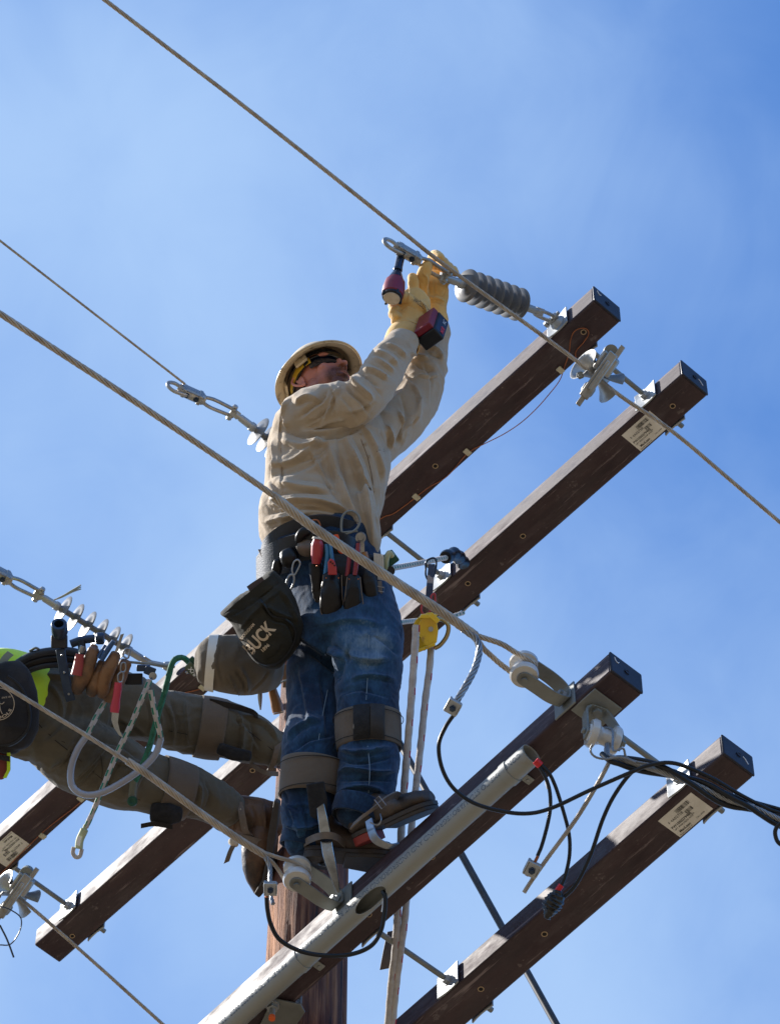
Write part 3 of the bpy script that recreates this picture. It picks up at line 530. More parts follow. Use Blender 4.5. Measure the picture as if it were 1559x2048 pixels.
# ================= cast line pulleys =================
def block(cx,cy,z,lab,flip=1):
    c=Zp(cx,cy,z); r=thing('line_pulley',lab,'pulley',c,group='cast line pulleys'); ax=w1
    X=cR; 
    bd=nrm(-cR*.60-cU*.80); bd=nrm(bd-cF*.15); sd=nrm(np.cross(ax,bd)); bd=nrm(np.cross(sd,ax))*1. 
    mb=MB(); R=[]; nn=26
    for t in np.linspace(-1,1,23):
        rr=.018+.040*abs(t)**2.0; q=c+ax*t*.064; ring=[]
        for x in np.radians(np.linspace(20,340,nn)): ring.append(q+rr*(np.cos(x)*-sd+np.sin(x)*bd))
        for x in np.radians(np.linspace(340,20,nn)): ring.append(q+(rr-.005)*(np.cos(x)*-sd+np.sin(x)*bd))
        R.append(ring)
    mb.rings(R); mb.obj('trumpet_sheave',alu,r,ang=50)
    f=c-cF*.062; mb=MB(); mb.box(f,bd*.086,ax*.017,cF*.010); mb.obj('side_frame',alu,r,bev=.004)
    mb=MB(); mb.box(f-cF*.011,bd*.055,ax*.006,cF*.004); mb.box(f+bd*.10,bd*.016,ax*.009,cF*.007); mb.box(f-bd*.10+ax*.012,bd*.022,ax*.009,cF*.007); mb.obj('frame_rib',alu,r,bev=.002)
    mb=MB(); mb.box(c-bd*.045-cF*.03,bd*.034,ax*.034,cF*.030); mb.box(c+bd*.055-cF*.03,bd*.018,ax*.022,cF*.026); mb.obj('cast_body',alu,r,bev=.008)
    mb=MB(); q=c-bd*.085-ax*.012; mb.lathe(q-cF*.055,cF,[(0,.013),(-.001,.022),(.06,.022),(.061,.010)],18); mb.lathe(q-cF*.052,-cF,[(0,.0135),(.001,.012)],12); mb.obj('pivot_boss',galvd,r,bev=.001)
    mb=MB(); q=c-ax*.05+bd*.035; hexn(mb,q-cF*.03,cF,.013,.012); mb.tube([q-cF*.045,q+cF*.03],.007,10); mb.obj('pulley_bolt',galvd,r)
    return r
block(1194,752,zw,'cast metal line pulley between the right ends of the upper crossarms')
block(32,1788,zw,'cast metal line pulley at the left edge with a black zip tie')
mb=MB(); mb.tube(smooth(dline([(0,1812),(22,1820),(42,1836),(40,1862),(22,1888),(0,1890)],12.8),6),.0022,6); mb.tube(smooth(dline([(0,1850),(15,1880),(28,1915)],12.78),4),.0032,6); tag(mb.obj('zip_tie',blacktape,None),'black zip tie loop dangling below the left pulley','zip tie')
# ================= copper wire along arm A =================
def armb(k,x,y,off=.004): s,w_=a_bot(k,x,y); return ap(k,s,w_,-off)
cp=[(1157,735),(1150,705),(1165,685),(1176,668),(1172,657),(1158,656),(1146,664),(1140,680),(1137,705),(1128,732),(1118,760),(1095,790),(1070,818),(1040,845),(1005,868),(965,888),(935,905),(905,940),(885,958),(860,972),(838,988),(810,1010),(785,1027),(760,1037),(700,1085),(560,1215),(450,1317),(410,1372),(330,1400),(240,1495),(175,1590),(90,1660),(0,1748)]
mb=MB(); mb.tube(smooth([armb('A',x,y,.0035) for x,y in cp],5),.0016,7); tag(mb.obj('ground_wire',copper,None),'orange copper wire looping and running along under the top crossarm','wire')
for x,y in [(1120,739),(934,903),(832,993),(405,1374),(86,1671),(162,1596)]:
    s,w_=a_bot('A',x,y); mb=MB(); mb.box(ap('A',s,w_,-.004),a1*.009,w1*.012,UP*.0035); tag(mb.obj('cable_staple',clipm,None,bev=.001),'pale staple on the copper wire '+{1120:'nearest the cast pulley at right',934:'midway along the right half of the top crossarm',832:'right beside the worker\'s shirt pocket',405:'between canvas bucket and dark trousers',86:'beside the white label at far left',162:'under the leaning worker\'s thigh'}[x],'staple','pale staples on the copper wire')
# gain bracket under arm C at pole
q=Zp(560,2012,zC-.02); r=thing('pole_bracket','galvanised angle bracket with orange tipped bolt under the lower crossarm at the pole','bracket',q)
mb=MB(); 
bq=[Zp(x,y,zC-.012) for x,y in [(545,1995),(602,2007),(610,2022),(575,2075),(500,2090)]]; mb.prism(bq,-UP*.006); mb.obj('bracket_plate',galvd,r,bev=.001)
mb=MB(); b0=Zp(600,2022,zC-.02); mb.prism([Zp(601,2006,zC-.012),Zp(573,2062,zC-.012),Zp(573,2062,zC-.012)+UP*.05,Zp(601,2006,zC-.012)+UP*.05],w2*.005); mb.obj('bracket_flange',galvd,r)
q=Zp(545,2010,zC-.02); mb=MB(); mb.lathe(q,-UP,[(0,.02),(.006,.02)],16); hexn(mb,q-UP*.006,-UP); mb.tube([q,q-UP*.05],.0085,12); mb.obj('bracket_bolt',galv,r)
mb=MB(); mb.tube([q-UP*.05,q-UP*.062],.0095,12); mb.obj('bolt_cap',mat('orange_paint',(.7,.12,.02),.6),r)
# ================= soft body tools =================
def limb(mb,pts,n=32,asp=1.0,k=6,round_=True,start=True):
    """pts: (x,y,depth,half width px[,aspect]) ; elliptical loft whose outline follows the given widths"""
    A=np.array([list(p)+[asp]*(5-len(p)) for p in pts],float); A=smooth(A,k)
    C=np.array([P(a[0],a[1],a[2]) for a in A]); T=np.gradient(C,axis=0); R=[]; th=np.linspace(0,2*np.pi,n,endpoint=False)
    def ring(c,t,a,b):
        t=nrm(t); m=np.cross(t,cF); m=nrm(m); q=nrm(np.cross(m,t)); return c+a*np.cos(th)[:,None]*m+b*np.sin(th)[:,None]*q
    W=A[:,3]*A[:,2]/FP
    if round_ and start:
        for s in (.35,.7,.92): 
            h=W[0]*A[0,4]*.7; R.append(ring(C[0]-nrm(T[0])*h*math.sqrt(1-s*s),T[0],W[0]*s,W[0]*s*A[0,4]))
    for c,t,w_,a in zip(C,T,W,A): R.append(ring(c,t,w_,w_*a[4]))
    if round_:
        for s in (.92,.7,.35):
            h=W[-1]*A[-1,4]*.7; R.append(ring(C[-1]+nrm(T[-1])*h*math.sqrt(1-s*s),T[-1],W[-1]*s,W[-1]*s*A[-1,4]))
    mb.rings(R); return mb
def clay(mb,voxel,it=6,name='clay',fac=.5):
    me=mb.mesh(name); o=bpy.data.objects.new('tmp',me); COL.objects.link(o)
    r=o.modifiers.new('r','REMESH'); r.mode='VOXEL'; r.voxel_size=voxel
    if it: s=o.modifiers.new('s','SMOOTH'); s.factor=fac; s.iterations=it
    bpy.context.view_layer.update(); m2=bpy.data.meshes.new_from_object(o.evaluated_get(bpy.context.evaluated_depsgraph_get())); bpy.data.objects.remove(o); m2.name=name; m2.materials.clear(); return m2
def getco(me):
    a=np.zeros(len(me.vertices)*3); me.vertices.foreach_get('co',a); return a.reshape(-1,3)
def getno(me):
    a=np.zeros(len(me.vertices)*3); me.vertices.foreach_get('normal',a); return a.reshape(-1,3)
def setco(me,a): me.vertices.foreach_set('co',np.ascontiguousarray(a).ravel()); me.update()
def vnoise(p,seed=0):
    """smooth 3D value noise in [-1,1], numpy"""
    p=np.asarray(p)+seed*17.3; i=np.floor(p).astype(np.int64); f=p-i; f=f*f*(3-2*f)
    def h(a,b,c):
        n=(a*73856093)^(b*19349663)^(c*83492791); n=(n^(n>>13))*1274126177; n=n&0x7fffffff; n=((n>>7)^n)&0xffff; return n/32767.5-1
    r=0
    for dx in(0,1):
        for dy in(0,1):
            for dz in(0,1):
                w=(f[:,0] if dx else 1-f[:,0])*(f[:,1] if dy else 1-f[:,1])*(f[:,2] if dz else 1-f[:,2]); r=r+w*h(i[:,0]+dx,i[:,1]+dy,i[:,2]+dz)
    return r
def sculpt(me,strokes,front=True):
    """strokes: (points px, width px, height m) - folds drawn on the side seen by the viewer; height>0 ridge, <0 valley"""
    co=getco(me); no=getno(me); pp=proj(co); x=pp[:,:2]; v=nrm(co.mean(0)-OR); face=np.clip(-(no@v)*2+.35,0,1) if front else 1.
    D=np.zeros(len(co))
    for pts,w_,h in strokes:
        q=smooth([np.array(p,float) for p in pts],5) if len(pts)>2 else np.array(pts,float)
        lo=q.min(0)-w_*3; hi=q.max(0)+w_*3; m=np.where((x[:,0]>lo[0])&(x[:,0]<hi[0])&(x[:,1]>lo[1])&(x[:,1]<hi[1]))[0]
        if len(m)==0: continue
        X=x[m]; best=np.full(len(m),1e9); tt=np.zeros(len(m)); sg=np.ones(len(m)); L=np.r_[0,np.cumsum(np.linalg.norm(np.diff(q,axis=0),axis=1))]
        for i in range(len(q)-1):
            a=q[i]; d=q[i+1]-a; l2=d@d+1e-9; t=np.clip(((X-a)@d)/l2,0,1); dd=np.linalg.norm(X-(a+t[:,None]*d),axis=1); u=dd<best; best[u]=dd[u]; cs=d[0]*(X[:,1]-a[1])-d[1]*(X[:,0]-a[0]); sg[u]=np.sign(cs[u]); tt[u]=(L[i]+t[u]*math.sqrt(l2))/L[-1]
        r=best/w_; tap=np.clip(np.minimum(tt,1-tt)*5+.15,0,1); r2=np.sqrt(r*r+.03)-.17; f=np.where(sg>0,np.exp(-r2*2.6)-.30*np.exp(-((r-.9)**2)*4.),np.exp(-r2*.95)*np.clip(1.6-r*.4,0,1))
        D[m]+=h*f*tap
    co+=no*(D*face)[:,None]; setco(me,co); return me
def wrinkle(me,sc,amp,seed=0,warp=.0,ridge=True,stretch=None,octs=2):
    co=getco(me); no=getno(me); p=co*sc
    if stretch is not None: p=co@np.asarray(stretch).T*sc
    d=0; a=1
    for o in range(octs):
        n=vnoise(p*(2**o)+vnoise(p*.7,seed+5)[:,None]*warp,seed+o); d=d+a*((1-2*np.abs(n)) if ridge else n); a*=.5
    co+=no*(d*amp)[:,None]; setco(me,co); return me
def fabric(name,col,col2,weave=900,bump=.25,rough=.85,dirtc=None,nscale=6,sheen=.2,big=0.0,dirtr=(.55,.8),streak=None,streakv=(1,1,1)):
    m=mat(name,col,rough,0,col2,nscale,.3,.7,bump=0,spec=.25,sheen=sheen,dirt=(dirtc,5,dirtr[0],dirtr[1]) if dirtc else None)
    n,l,b=nodes(m); tc=[x for x in n if x.type=='TEX_COORD'][0]
    def wv(rot):
        w=n.new('ShaderNodeTexWave'); w.inputs['Scale'].default_value=weave/10; w.inputs['Distortion'].default_value=1.5; w.inputs['Detail'].default_value=1; mp=n.new('ShaderNodeMapping'); mp.inputs['Rotation'].default_value=rot; l.new(tc.outputs['Object'],mp.inputs[0]); l.new(mp.outputs[0],w.inputs[0]); return w.outputs['Fac']
    ad=n.new('ShaderNodeMath'); ad.operation='ADD'; l.new(wv((.3,.2,.4)),ad.inputs[0]); l.new(wv((.3,1.7,.4)),ad.inputs[1])
    bp=n.new('ShaderNodeBump'); bp.inputs['Strength'].default_value=bump; bp.inputs['Distance'].default_value=.0012; l.new(ad.outputs[0],bp.inputs['Height'])
    nz_=n.new('ShaderNodeTexNoise'); nz_.inputs['Scale'].default_value=55; nz_.inputs['Detail'].default_value=5; nz_.inputs['Roughness'].default_value=.6; l.new(tc.outputs['Object'],nz_.inputs['Vector'])
    b2=n.new('ShaderNodeBump'); b2.inputs['Strength'].default_value=.45; b2.inputs['Distance'].default_value=.004; l.new(nz_.outputs[0],b2.inputs['Height']); l.new(bp.outputs[0],b2.inputs['Normal']); l.new(b2.outputs[0],b.inputs['Normal'])
    return m
# ================= worker on the arm =================
W=thing('person','person in tan shirt, jeans and white hard hat reaching up with power wrench','worker',P(680,1700,10.85))
# ---- shirt ----
mb=MB()
limb(mb,[(654,1120,11.46,104,.85),(645,1080,11.47,114,.8),(640,1036,11.50,123,.79),(648,1000,11.54,119,.78),(653,950,11.58,121,.78),(657,900,11.62,122,.76),(657,860,11.66,112,.74),(655,828,11.70,88,.75),(655,805,11.73,52,.8)])
limb(mb,[(588,880,11.62,40),(592,850,11.60,46),(615,832,11.57,50),(650,820,11.55,50),(700,808,11.54,46),(728,795,11.55,43),(752,763,11.60,41),(776,726,11.67,37),(796,700,11.72,32),(806,684,11.75,29)],asp=1.0)
limb(mb,[(720,900,11.66,60),(755,868,11.70,58),(800,838,11.76,50),(832,795,11.82,45),(850,745,11.88,40),(864,690,11.94,33),(870,655,11.97,27)],asp=.95)
limb(mb,[(722,1000,11.42,26,.7),(730,1040,11.39,26,.7),(738,1080,11.375,22,.6),(741,1104,11.37,14,.5)])
limb(mb,[(600,845,11.66,45,.8),(660,825,11.72,48,.8),(730,855,11.70,50,.8)])
shirt=clay(mb,.0042,10,'shirt')
wrinkle(shirt,8,.0045,3,1.6); wrinkle(shirt,19,.0011,8,1.5)
S=[]
def F(pts,w,h): S.append((pts,w*.8,h*(2.2 if h>0 else 1.35)/1000.))
# torso folds (photo pixels)
F([(700,862),(735,930),(752,1000),(758,1080)],9,-9); F([(725,850),(752,905),(768,960)],8,7); F([(688,870),(715,940),(735,1010),(745,1095)],9,9)
F([(675,870),(682,930),(700,990),(722,1040),(728,1090)],10,-8); F([(655,880),(672,950),(705,1030),(712,1080)],10,9)
F([(640,905),(655,965),(690,1020),(700,1050)],10,-6)
F([(540,1010),(600,1000),(660,1008),(715,1035)],8,9); F([(545,990),(610,985),(665,990)],7,-7); F([(535,1030),(590,1018),(650,1020),(700,1034)],7,-8); F([(530,1045),(575,1035),(620,1026)],7,8)
F([(552,965),(600,975),(650,980)],8,7); F([(560,950),(620,930),(665,885)],11,-6); F([(545,930),(590,920),(640,880),(665,865)],10,7)
F([(566,860),(620,876),(680,872),(720,855)],9,-13); F([(560,880),(600,892),(650,885)],8,6)
F([(562,830),(560,880),(563,935),(565,985)],4,-3.5); F([(545,880),(550,920),(545,960)],8,6); F([(540,960),(552,985),(545,1010)],8,-6)
F([(767,895),(752,900),(762,960),(766,1000)],4,-4)
# near sleeve
F([(590,808),(615,795),(640,800)],8,8); F([(600,835),(625,815),(645,800),(655,778)],7,-9); F([(640,845),(655,815),(668,785),(672,770)],7,-8); F([(650,835),(662,805),(680,775)],6,8)
F([(690,770),(700,785),(722,805),(735,825)],6,-12); F([(700,755),(715,775),(745,800)],7,10); F([(712,742),(735,755),(760,775)],5,-8); F([(725,740),(750,745),(775,760)],5,8)
F([(600,862),(650,866),(700,850),(735,830)],8,6); F([(735,725),(760,735),(782,752)],6,-6); F([(748,705),(770,712),(795,732)],6,7); F([(760,695),(785,704),(806,722)],5,-7); F([(690,825),(720,818),(745,800)],7,5)
F([(585,790),(570,820),(566,850)],6,-5); F([(680,790),(700,815),(715,838)],6,-5)
# far sleeve
F([(800,790),(812,830),(800,870),(785,895)],7,-10); F([(822,760),(838,800),(826,850)],7,8); F([(770,850),(782,875),(780,900)],7,7); F([(842,720),(862,760),(862,810)],7,-6); F([(808,745),(825,765),(840,800)],6,-7); F([(760,862),(770,885),(768,905)],6,-8); F([(850,690),(872,700),(885,720)],6,6)
F([(820,705),(838,715),(856,716)],6,7); F([(826,725),(845,738),(868,742)],6,-7)
for p_,w_,h_ in [([(572,800),(566,830),(572,858)],5,5),([(610,850),(640,835),(668,800)],4,-5),([(625,862),(655,845),(690,838)],4,5),([(660,770),(672,800),(668,830)],4,5),([(676,862),(715,848),(745,815)],4,5),([(720,748),(742,765),(764,795)],4,-6),([(745,715),(768,728),(788,745)],4,5),([(772,688),(795,700),(812,715)],4,6),([(700,900),(722,960),(735,1040)],5,5),([(668,900),(690,960),(715,1010)],5,-5),([(620,900),(640,940),(670,985)],5,5),([(590,925),(625,915),(655,890)],5,-5),([(740,940),(748,1000),(750,1070)],5,-6),([(555,1000),(590,1008),(640,1015)],4,5),([(600,960),(640,965),(680,985)],5,-5),([(545,1055),(580,1046),(620,1036)],4,-6),([(850,700),(866,712),(884,716)],4,-5),([(835,750),(855,755),(876,750)],4,5),([(812,860),(826,835),(838,800)],4,5),([(795,820),(806,850),(800,885)],4,5),([(775,900),(800,868),(812,850)],4,-5)]: F(p_,w_,h_)
sculpt(shirt,S)
shirtm=fabric('tan_twill',(.37,.29,.207),(.43,.35,.262),1500,.15,.9,(.27,.20,.13),7,.15,dirtr=(.58,.85))
link('shirt',shirt,shirtm,W,0)

# pocket + placket + seams
def on_front(me,px,off=.002,fallback=11.5):
    """project photo pixels on to the front surface of a mesh"""
    from mathutils.bvhtree import BVHTree
    if not hasattr(on_front,'c'): on_front.c={}
    key=me.name
    if key not in on_front.c: on_front.c[key]=BVHTree.FromPolygons([tuple(v) for v in getco(me)+OFFS.get(key,0)],[tuple(p.vertices) for p in me.polygons])
    out=[]
    for x,y in px:
        d=nrm(ray(x,y)); h=on_front.c[key].ray_cast(Vector(OR),Vector(d))
        out.append(np.array(h[0])-d*off if h[0] is not None else P(x,y,fallback))
    return out
OFFS={}
def register(me,parent): OFFS[me.name]=wloc(parent)
register(shirt,W)
seamm=mat('dark_stitching',(.20,.14,.09),.9)
mb=MB(); q=on_front(shirt,[(753,903),(758,900),(781,909)],.002); mb.tube(q,.0012,5)
q=on_front(shirt,[(562,826),(559,860),(562,900),(563,940),(565,985)],.0005); mb.tube(smooth(q,5),.0009,5); mb.obj('seam',seamm,W)
mb=MB(); mb.tube(smooth(on_front(shirt,[(714,860),(724,885),(735,915),(743,950),(748,985)],.0004),5),.0012,5); mb.obj('placket_seam',seamm,W)
mb=MB(); 
for x,y in ((722,868),(730,888),(738,912)):
    q=on_front(shirt,[(x,y)],.002)[0]; mb.lathe(q,-nrm(ray(x,y)),[(0,.0045),(.002,.004)],12)
mb.obj('shirt_button',mat('pale_button',(.35,.29,.22),.5),W)
# ---- head ----
def ib(r,u,b): return nrm(cR*r+cU*u-cF*b)
hF=ib(.60,.72,.35); hS=ib(-.75,.35,.56); hT=nrm(np.cross(hS,hF)); hS=nrm(np.cross(hF,hT))
HC=P(644,772,11.80)
def H(f,s,t): return HC+hF*f+hS*s+hT*t
def ell(mb,c,rf,rs,rt,n=20,tilt=0):
    F_,T_=hF,hT
    if tilt: F_=hF*math.cos(tilt)+hT*math.sin(tilt); T_=np.cross(hS,F_)
    R=[]
    for t in np.linspace(.04,math.pi-.04,n):
        th=np.linspace(0,2*np.pi,n*2,endpoint=False); R.append(c+T_*(-math.cos(t)*rt)+math.sin(t)*(rf*np.cos(th)[:,None]*F_+rs*np.sin(th)[:,None]*hS))
    mb.rings(R)
mb=MB(); ell(mb,H(-.005,0,.03),.092,.074,.085); ell(mb,H(.025,0,-.03),.066,.060,.062); ell(mb,H(.055,0,-.072),.030,.034,.022); ell(mb,H(.045,0,-.012),.046,.056,.045)
ell(mb,H(.084,0,-.002),.018,.011,.03,tilt=-.35); ell(mb,H(.103,0,-.014),.014,.013,.010); 
for s in (1,-1):
    ell(mb,H(.094,.012*s,-.017),.009,.008,.007); ell(mb,H(.066,.03*s,.045),.022,.026,.010); ell(mb,H(.055,.042*s,-.006),.022,.018,.016); ell(mb,H(.0,.058*s,-.045),.03,.012,.028)
ell(mb,H(.088,0,-.043),.010,.021,.0055); ell(mb,H(.086,0,-.053),.010,.018,.006); ell(mb,H(.08,0,-.048),.014,.026,.016)
# neck
c0=H(-.015,0,-.06); c1=H(-.05,.0,-.16); mb.tube(smooth([c0,c0*.5+c1*.5,c1],6),.058,24)
head=clay(mb,.0028,5,'head')
# nostrils, mouth line, eye hollows
co=getco(head); no=getno(head); L=co-HC; f,s,t=L@hF,L@hS,L@hT
def dent(cf,cs,ct,r,h,ss=1,st=1): 
    global co; d=((f-cf)/r)**2+((s-cs)/(r*ss))**2+((t-ct)/(r*st))**2; co=co-no*(h*np.exp(-d))[:,None]
for q in (1,-1): dent(.1,.008*q,-.022,.005,.006,1,.8); dent(.082,.03*q,.024,.014,.008,1.2,.8)
dent(.096,0,-.048,.006,.004,3.2,.45)
setco(head,co)
at=head.attributes.new('beard','FLOAT','POINT'); m_=np.exp(-(((f-.075)/.050)**2+((s)/.055)**2+((t+.054)/.040)**2)**1.5)*1.6
m_=np.maximum(m_,np.exp(-(((f-.095)/.02)**2+(s/.032)**2+((t+.031)/.007)**2))); m_*=1-np.exp(-(((f-.1)/.02)**2+(s/.02)**2+((t+.048)/.0075)**2)); jaw=np.exp(-(((f-.03)/.05)**2+((t+.06)/.035)**2))*.5; m_=np.clip(np.maximum(m_,jaw),0,1)
at.data.foreach_set('value',m_.astype(np.float32))
skin=mat('sunburnt_skin',(.55,.22,.155),.45,0,(.44,.155,.11),30,.3,.7,bump=.25,bscale=220,bdist=.001,spec=.4)
n,l,b=nodes(skin); b.inputs['Subsurface Weight'].default_value=.12; b.inputs['Subsurface Radius'].default_value=(.01,.004,.002)
an=n.new('ShaderNodeAttribute'); an.attribute_name='beard'; nz_=n.new('ShaderNodeTexNoise'); nz_.inputs['Scale'].default_value=260; tc=[x for x in n if x.type=='TEX_COORD'][0]; l.new(tc.outputs['Object'],nz_.inputs['Vector'])
mu=n.new('ShaderNodeMath'); mu.operation='MULTIPLY_ADD'; l.new(nz_.outputs[0],mu.inputs[0]); mu.inputs[1].default_value=.9; mu.inputs[2].default_value=.55; mm=n.new('ShaderNodeMath'); mm.operation='MULTIPLY'; mm.use_clamp=True; l.new(mu.outputs[0],mm.inputs[0]); l.new(an.outputs['Fac'],mm.inputs[1])
old=b.inputs['Base Color'].links[0].from_socket; q=n.new('ShaderNodeMix'); q.data_type='RGBA'; l.new(mm.outputs[0],q.inputs[0]); l.new(old,q.inputs[6]); q.inputs[7].default_value=(.095,.027,.010,1); l.new(q.outputs[2],b.inputs['Base Color'])
link('body',head,skin,W,0)
# ear
mb=MB(); ec=H(-.012,.070,-.005); eo=nrm(hS*.8-hF*.35)
def E(a,b_,c=0): return ec+(-hF*.25+hT)*a*1.0+(-hF)*b_+eo*c
mb.tube(smooth([E(-.028,-.004,.006),E(-.020,.008,.012),E(-.004,.016,.016),E(.014,.018,.017),E(.028,.010,.014),E(.028,-.004,.010),E(.018,-.010,.006)],5),.0042,8)
mb.tube(smooth([E(-.016,-.002,.008),E(0,.007,.010),E(.014,.006,.010)],5),.0035,8); ell(mb,E(.0,.002,.004),.014,.006,.024); ell(mb,E(-.027,-.002,.008),.006,.005,.007)
ear=clay(mb,.0018,3,'ear'); link('ear',ear,skin,W,0)
# hair
hair=mat('brown_hair',(.05,.022,.012),.7,0,(.09,.04,.02),40,.3,.7,bump=.8,bscale=140,bdist=.003)
mb=MB(); ell(mb,H(-.040,0,.0),.064,.073,.066); hm=clay(mb,.004,2,'hair'); wrinkle(hm,70,.0012,2); link('hair',hm,hair,W,0)
# sunglasses
gl=mat('dark_lens',(.004,.006,.015),.06,0,spec=.9,coat=1.); gf=mat('black_frame',(.012,.012,.013),.3)
for s in (1,-1):
    mb=MB(); R=[]
    for u in np.linspace(-1,1,13):
        an=math.radians(s*(34+u*31)); hh=.025*(1-.35*u*u*(1 if u*s>0 else .5)); rr=.094; c_=H(rr*math.cos(an)-.006,rr*.86*math.sin(an),.024); nn=nrm(hF*math.cos(an)+hS*math.sin(an))
        R.append([c_-hT*hh,c_-hT*hh*.5+nn*.002,c_+hT*hh*.5+nn*.002,c_+hT*hh,c_+hT*hh-nn*.003,c_-hT*hh-nn*.003])
    mb.rings(R); mb.obj('sunglasses_lens',gl,W,ang=60)
mb=MB(); top=[H(.094*math.cos(a)-.006,.081*math.sin(a),.043) for a in np.radians(np.linspace(-66,66,15))]; mb.tube(top,.0036,8)
for s in (1,-1): mb.ribbon(smooth([H(.04,.078*s,.030),H(.02,.081*s,.024),H(-.02,.080*s,.012),H(-.055,.074*s,-.004)],5),np.tile(hT*.012,(16,1)),.004)
bot=[H(.097*math.cos(a)-.006,.083*math.sin(a),.0035+.004*math.cos(a*3)) for a in np.radians(np.linspace(-64,64,15))]; mb.tube(bot,.0022,6)
mb.obj('sunglasses_frame',gf,W)
# hard hat
hatm=mat('dirty_white_plastic',(.60,.50,.35),.42,0,(.48,.39,.26),12,.3,.7,bump=.2,bscale=60,dirt=((.16,.11,.07),22,.54,.68)); n,l,b=nodes(hatm)
HT=thing('tmp','x','x',(0,0,0)); bpy.data.objects.remove(HT)
mb=MB(); R=[]; th=np.linspace(0,2*np.pi,72,endpoint=False); ct=.048
def hring(rf,rs,t,drop=0): 
    return np.array([H(-.004+(rf if math.cos(a)>0 else rf*.93)*math.cos(a),rs*math.sin(a),t-drop*(abs(math.sin(a))**2)) for a in th])
prof=[(.158,.138,ct-.012),(.159,.139,ct-.009),(.145,.125,ct-.001),(.134,.114,ct+.003),(.129,.109,ct+.012),(.118,.099,ct+.045),(.094,.079,ct+.075),(.06,.05,ct+.095),(.02,.016,ct+.102)]
prof=[(a*.945,b_*.945,t) for a,b_,t in prof]; out=[hring(a,b_,t) for a,b_,t in prof]; inn=[hring(max(.003,a-.004),max(.003,b_-.004),t-.0035) for a,b_,t in prof]
mb.rings(inn[::-1]+out,caps=True); hat=mb.obj('hard_hat',hatm,W,ang=50)
mb=MB(); mb.tube([H(-.004+(.159 if math.cos(a)>0 else .148)*.945*math.cos(a),.139*.945*math.sin(a),ct-.0115) for a in th],.0026,8,closed=True); mb.obj('hat_rim',hatm,W)
# suspension
ym=mat('yellow_plastic',(.62,.38,.02),.45,0,(.5,.3,.02),20,.3,.7)
mb=MB(); 
for rr,tt,hh in ((1,.018,.024),):
    R=[]
    for a in np.radians(np.linspace(60,215,30)): 
        c_=H(-.004+.098*math.cos(a),.084*math.sin(a),tt+.014-.03*max(0,-math.cos(a))); nn=nrm(hF*math.cos(a)+hS*math.sin(a)); R.append([c_-hT*hh/2,c_+hT*hh/2,c_+hT*hh/2+nn*.002,c_-hT*hh/2+nn*.002])
    mb.rings(R)
mb.obj('headband',ym,hat)
for a in (75,135,170):
    a=math.radians(a); nn=nrm(hF*math.cos(a)+hS*math.sin(a)); tg=np.cross(nn,hT); c_=H(-.004+.110*math.cos(a),.094*math.sin(a),.042); mb=MB(); mb.box(c_,nn*.004,tg*.022,hT*.013); mb.obj('hat_clip',hatm,hat,bev=.002)
mb=MB(); R=[hring(.108,.092,.040),hring(.104,.088,.062)]; mb.rings(R,caps=False); mb.obj('sweatband',blackrub,hat)
# ---- jeans ----
mb=MB()
limb(mb,[(650,1085,11.44,108,.8),(655,1120,11.42,104,.85),(675,1170,11.38,98,.9),(688,1220,11.33,102,.9),(698,1270,11.28,103,.85)],)
limb(mb,[(715,1200,11.30,70),(728,1260,11.24,74),(734,1310,11.18,70),(736,1360,11.13,64),(735,1420,11.07,62),(736,1480,11.02,60),(737,1540,10.97,59),(732,1580,10.94,57),(722,1612,10.91,50),(714,1632,10.885,42)],asp=.95)
limb(mb,[(655,1200,11.42,62),(645,1260,11.38,66),(636,1320,11.32,62),(633,1390,11.24,58),(632,1450,11.16,56),(626,1500,11.08,60),(620,1570,11.01,56),(616,1630,10.96,51),(609,1668,10.93,43),(604,1690,10.92,35)],asp=.95)
jeans=clay(mb,.0042,8,'jeans')
wrinkle(jeans,8,.004,13,1.2); wrinkle(jeans,20,.0020,18,1.5)
S=[]
F([(700,1290),(680,1330),(672,1370)],9,-10); F([(600,1290),(640,1320),(680,1350)],10,-9); F([(600,1270),(650,1300),(690,1320)],9,8); F([(690,1300),(720,1320),(780,1320)],9,7)
F([(680,1390),(720,1380),(780,1395)],7,-6); F([(700,1360),(740,1352),(790,1360)],8,6); F([(745,1270),(775,1290),(795,1310)],8,-6); F([(680,1500),(720,1508),(780,1496)],7,9); F([(678,1520),(720,1528),(790,1515)],6,-9); F([(676,1545),(710,1540),(760,1548),(792,1540)],7,10); F([(676,1562),(730,1560),(792,1562)],6,-8)
F([(676,1585),(720,1575),(770,1585)],7,8); F([(680,1605),(730,1600),(760,1610)],6,-8); F([(690,1620),(720,1618),(745,1622)],6,6); F([(738,1300),(732,1360),(728,1400)],3,-2.5); F([(738,1490),(740,1540),(736,1600)],3,-2.5)
F([(600,1340),(612,1400),(620,1460)],9,6); F([(640,1350),(650,1410),(655,1470)],8,-8); F([(575,1480),(600,1455),(640,1440)],8,8); F([(590,1500),(620,1480),(670,1470)],7,-8); F([(575,1600),(590,1640),(600,1680)],8,8); F([(600,1600),(615,1650),(610,1690)],7,-7); F([(570,1650),(600,1660),(640,1650)],7,8); F([(575,1670),(600,1680),(640,1668)],5,-7); F([(565,1580),(580,1610),(600,1625)],6,-6)
F([(640,1250),(700,1240),(760,1250)],10,5); F([(660,1290),(680,1300),(700,1325)],7,-9)
sculpt(jeans,S)
denim=bpy.data.materials.new('blue_denim'); denim.use_nodes=True; n=denim.node_tree.nodes; l=denim.node_tree.links; b=n['Principled BSDF']; tc=n.new('ShaderNodeTexCoord')
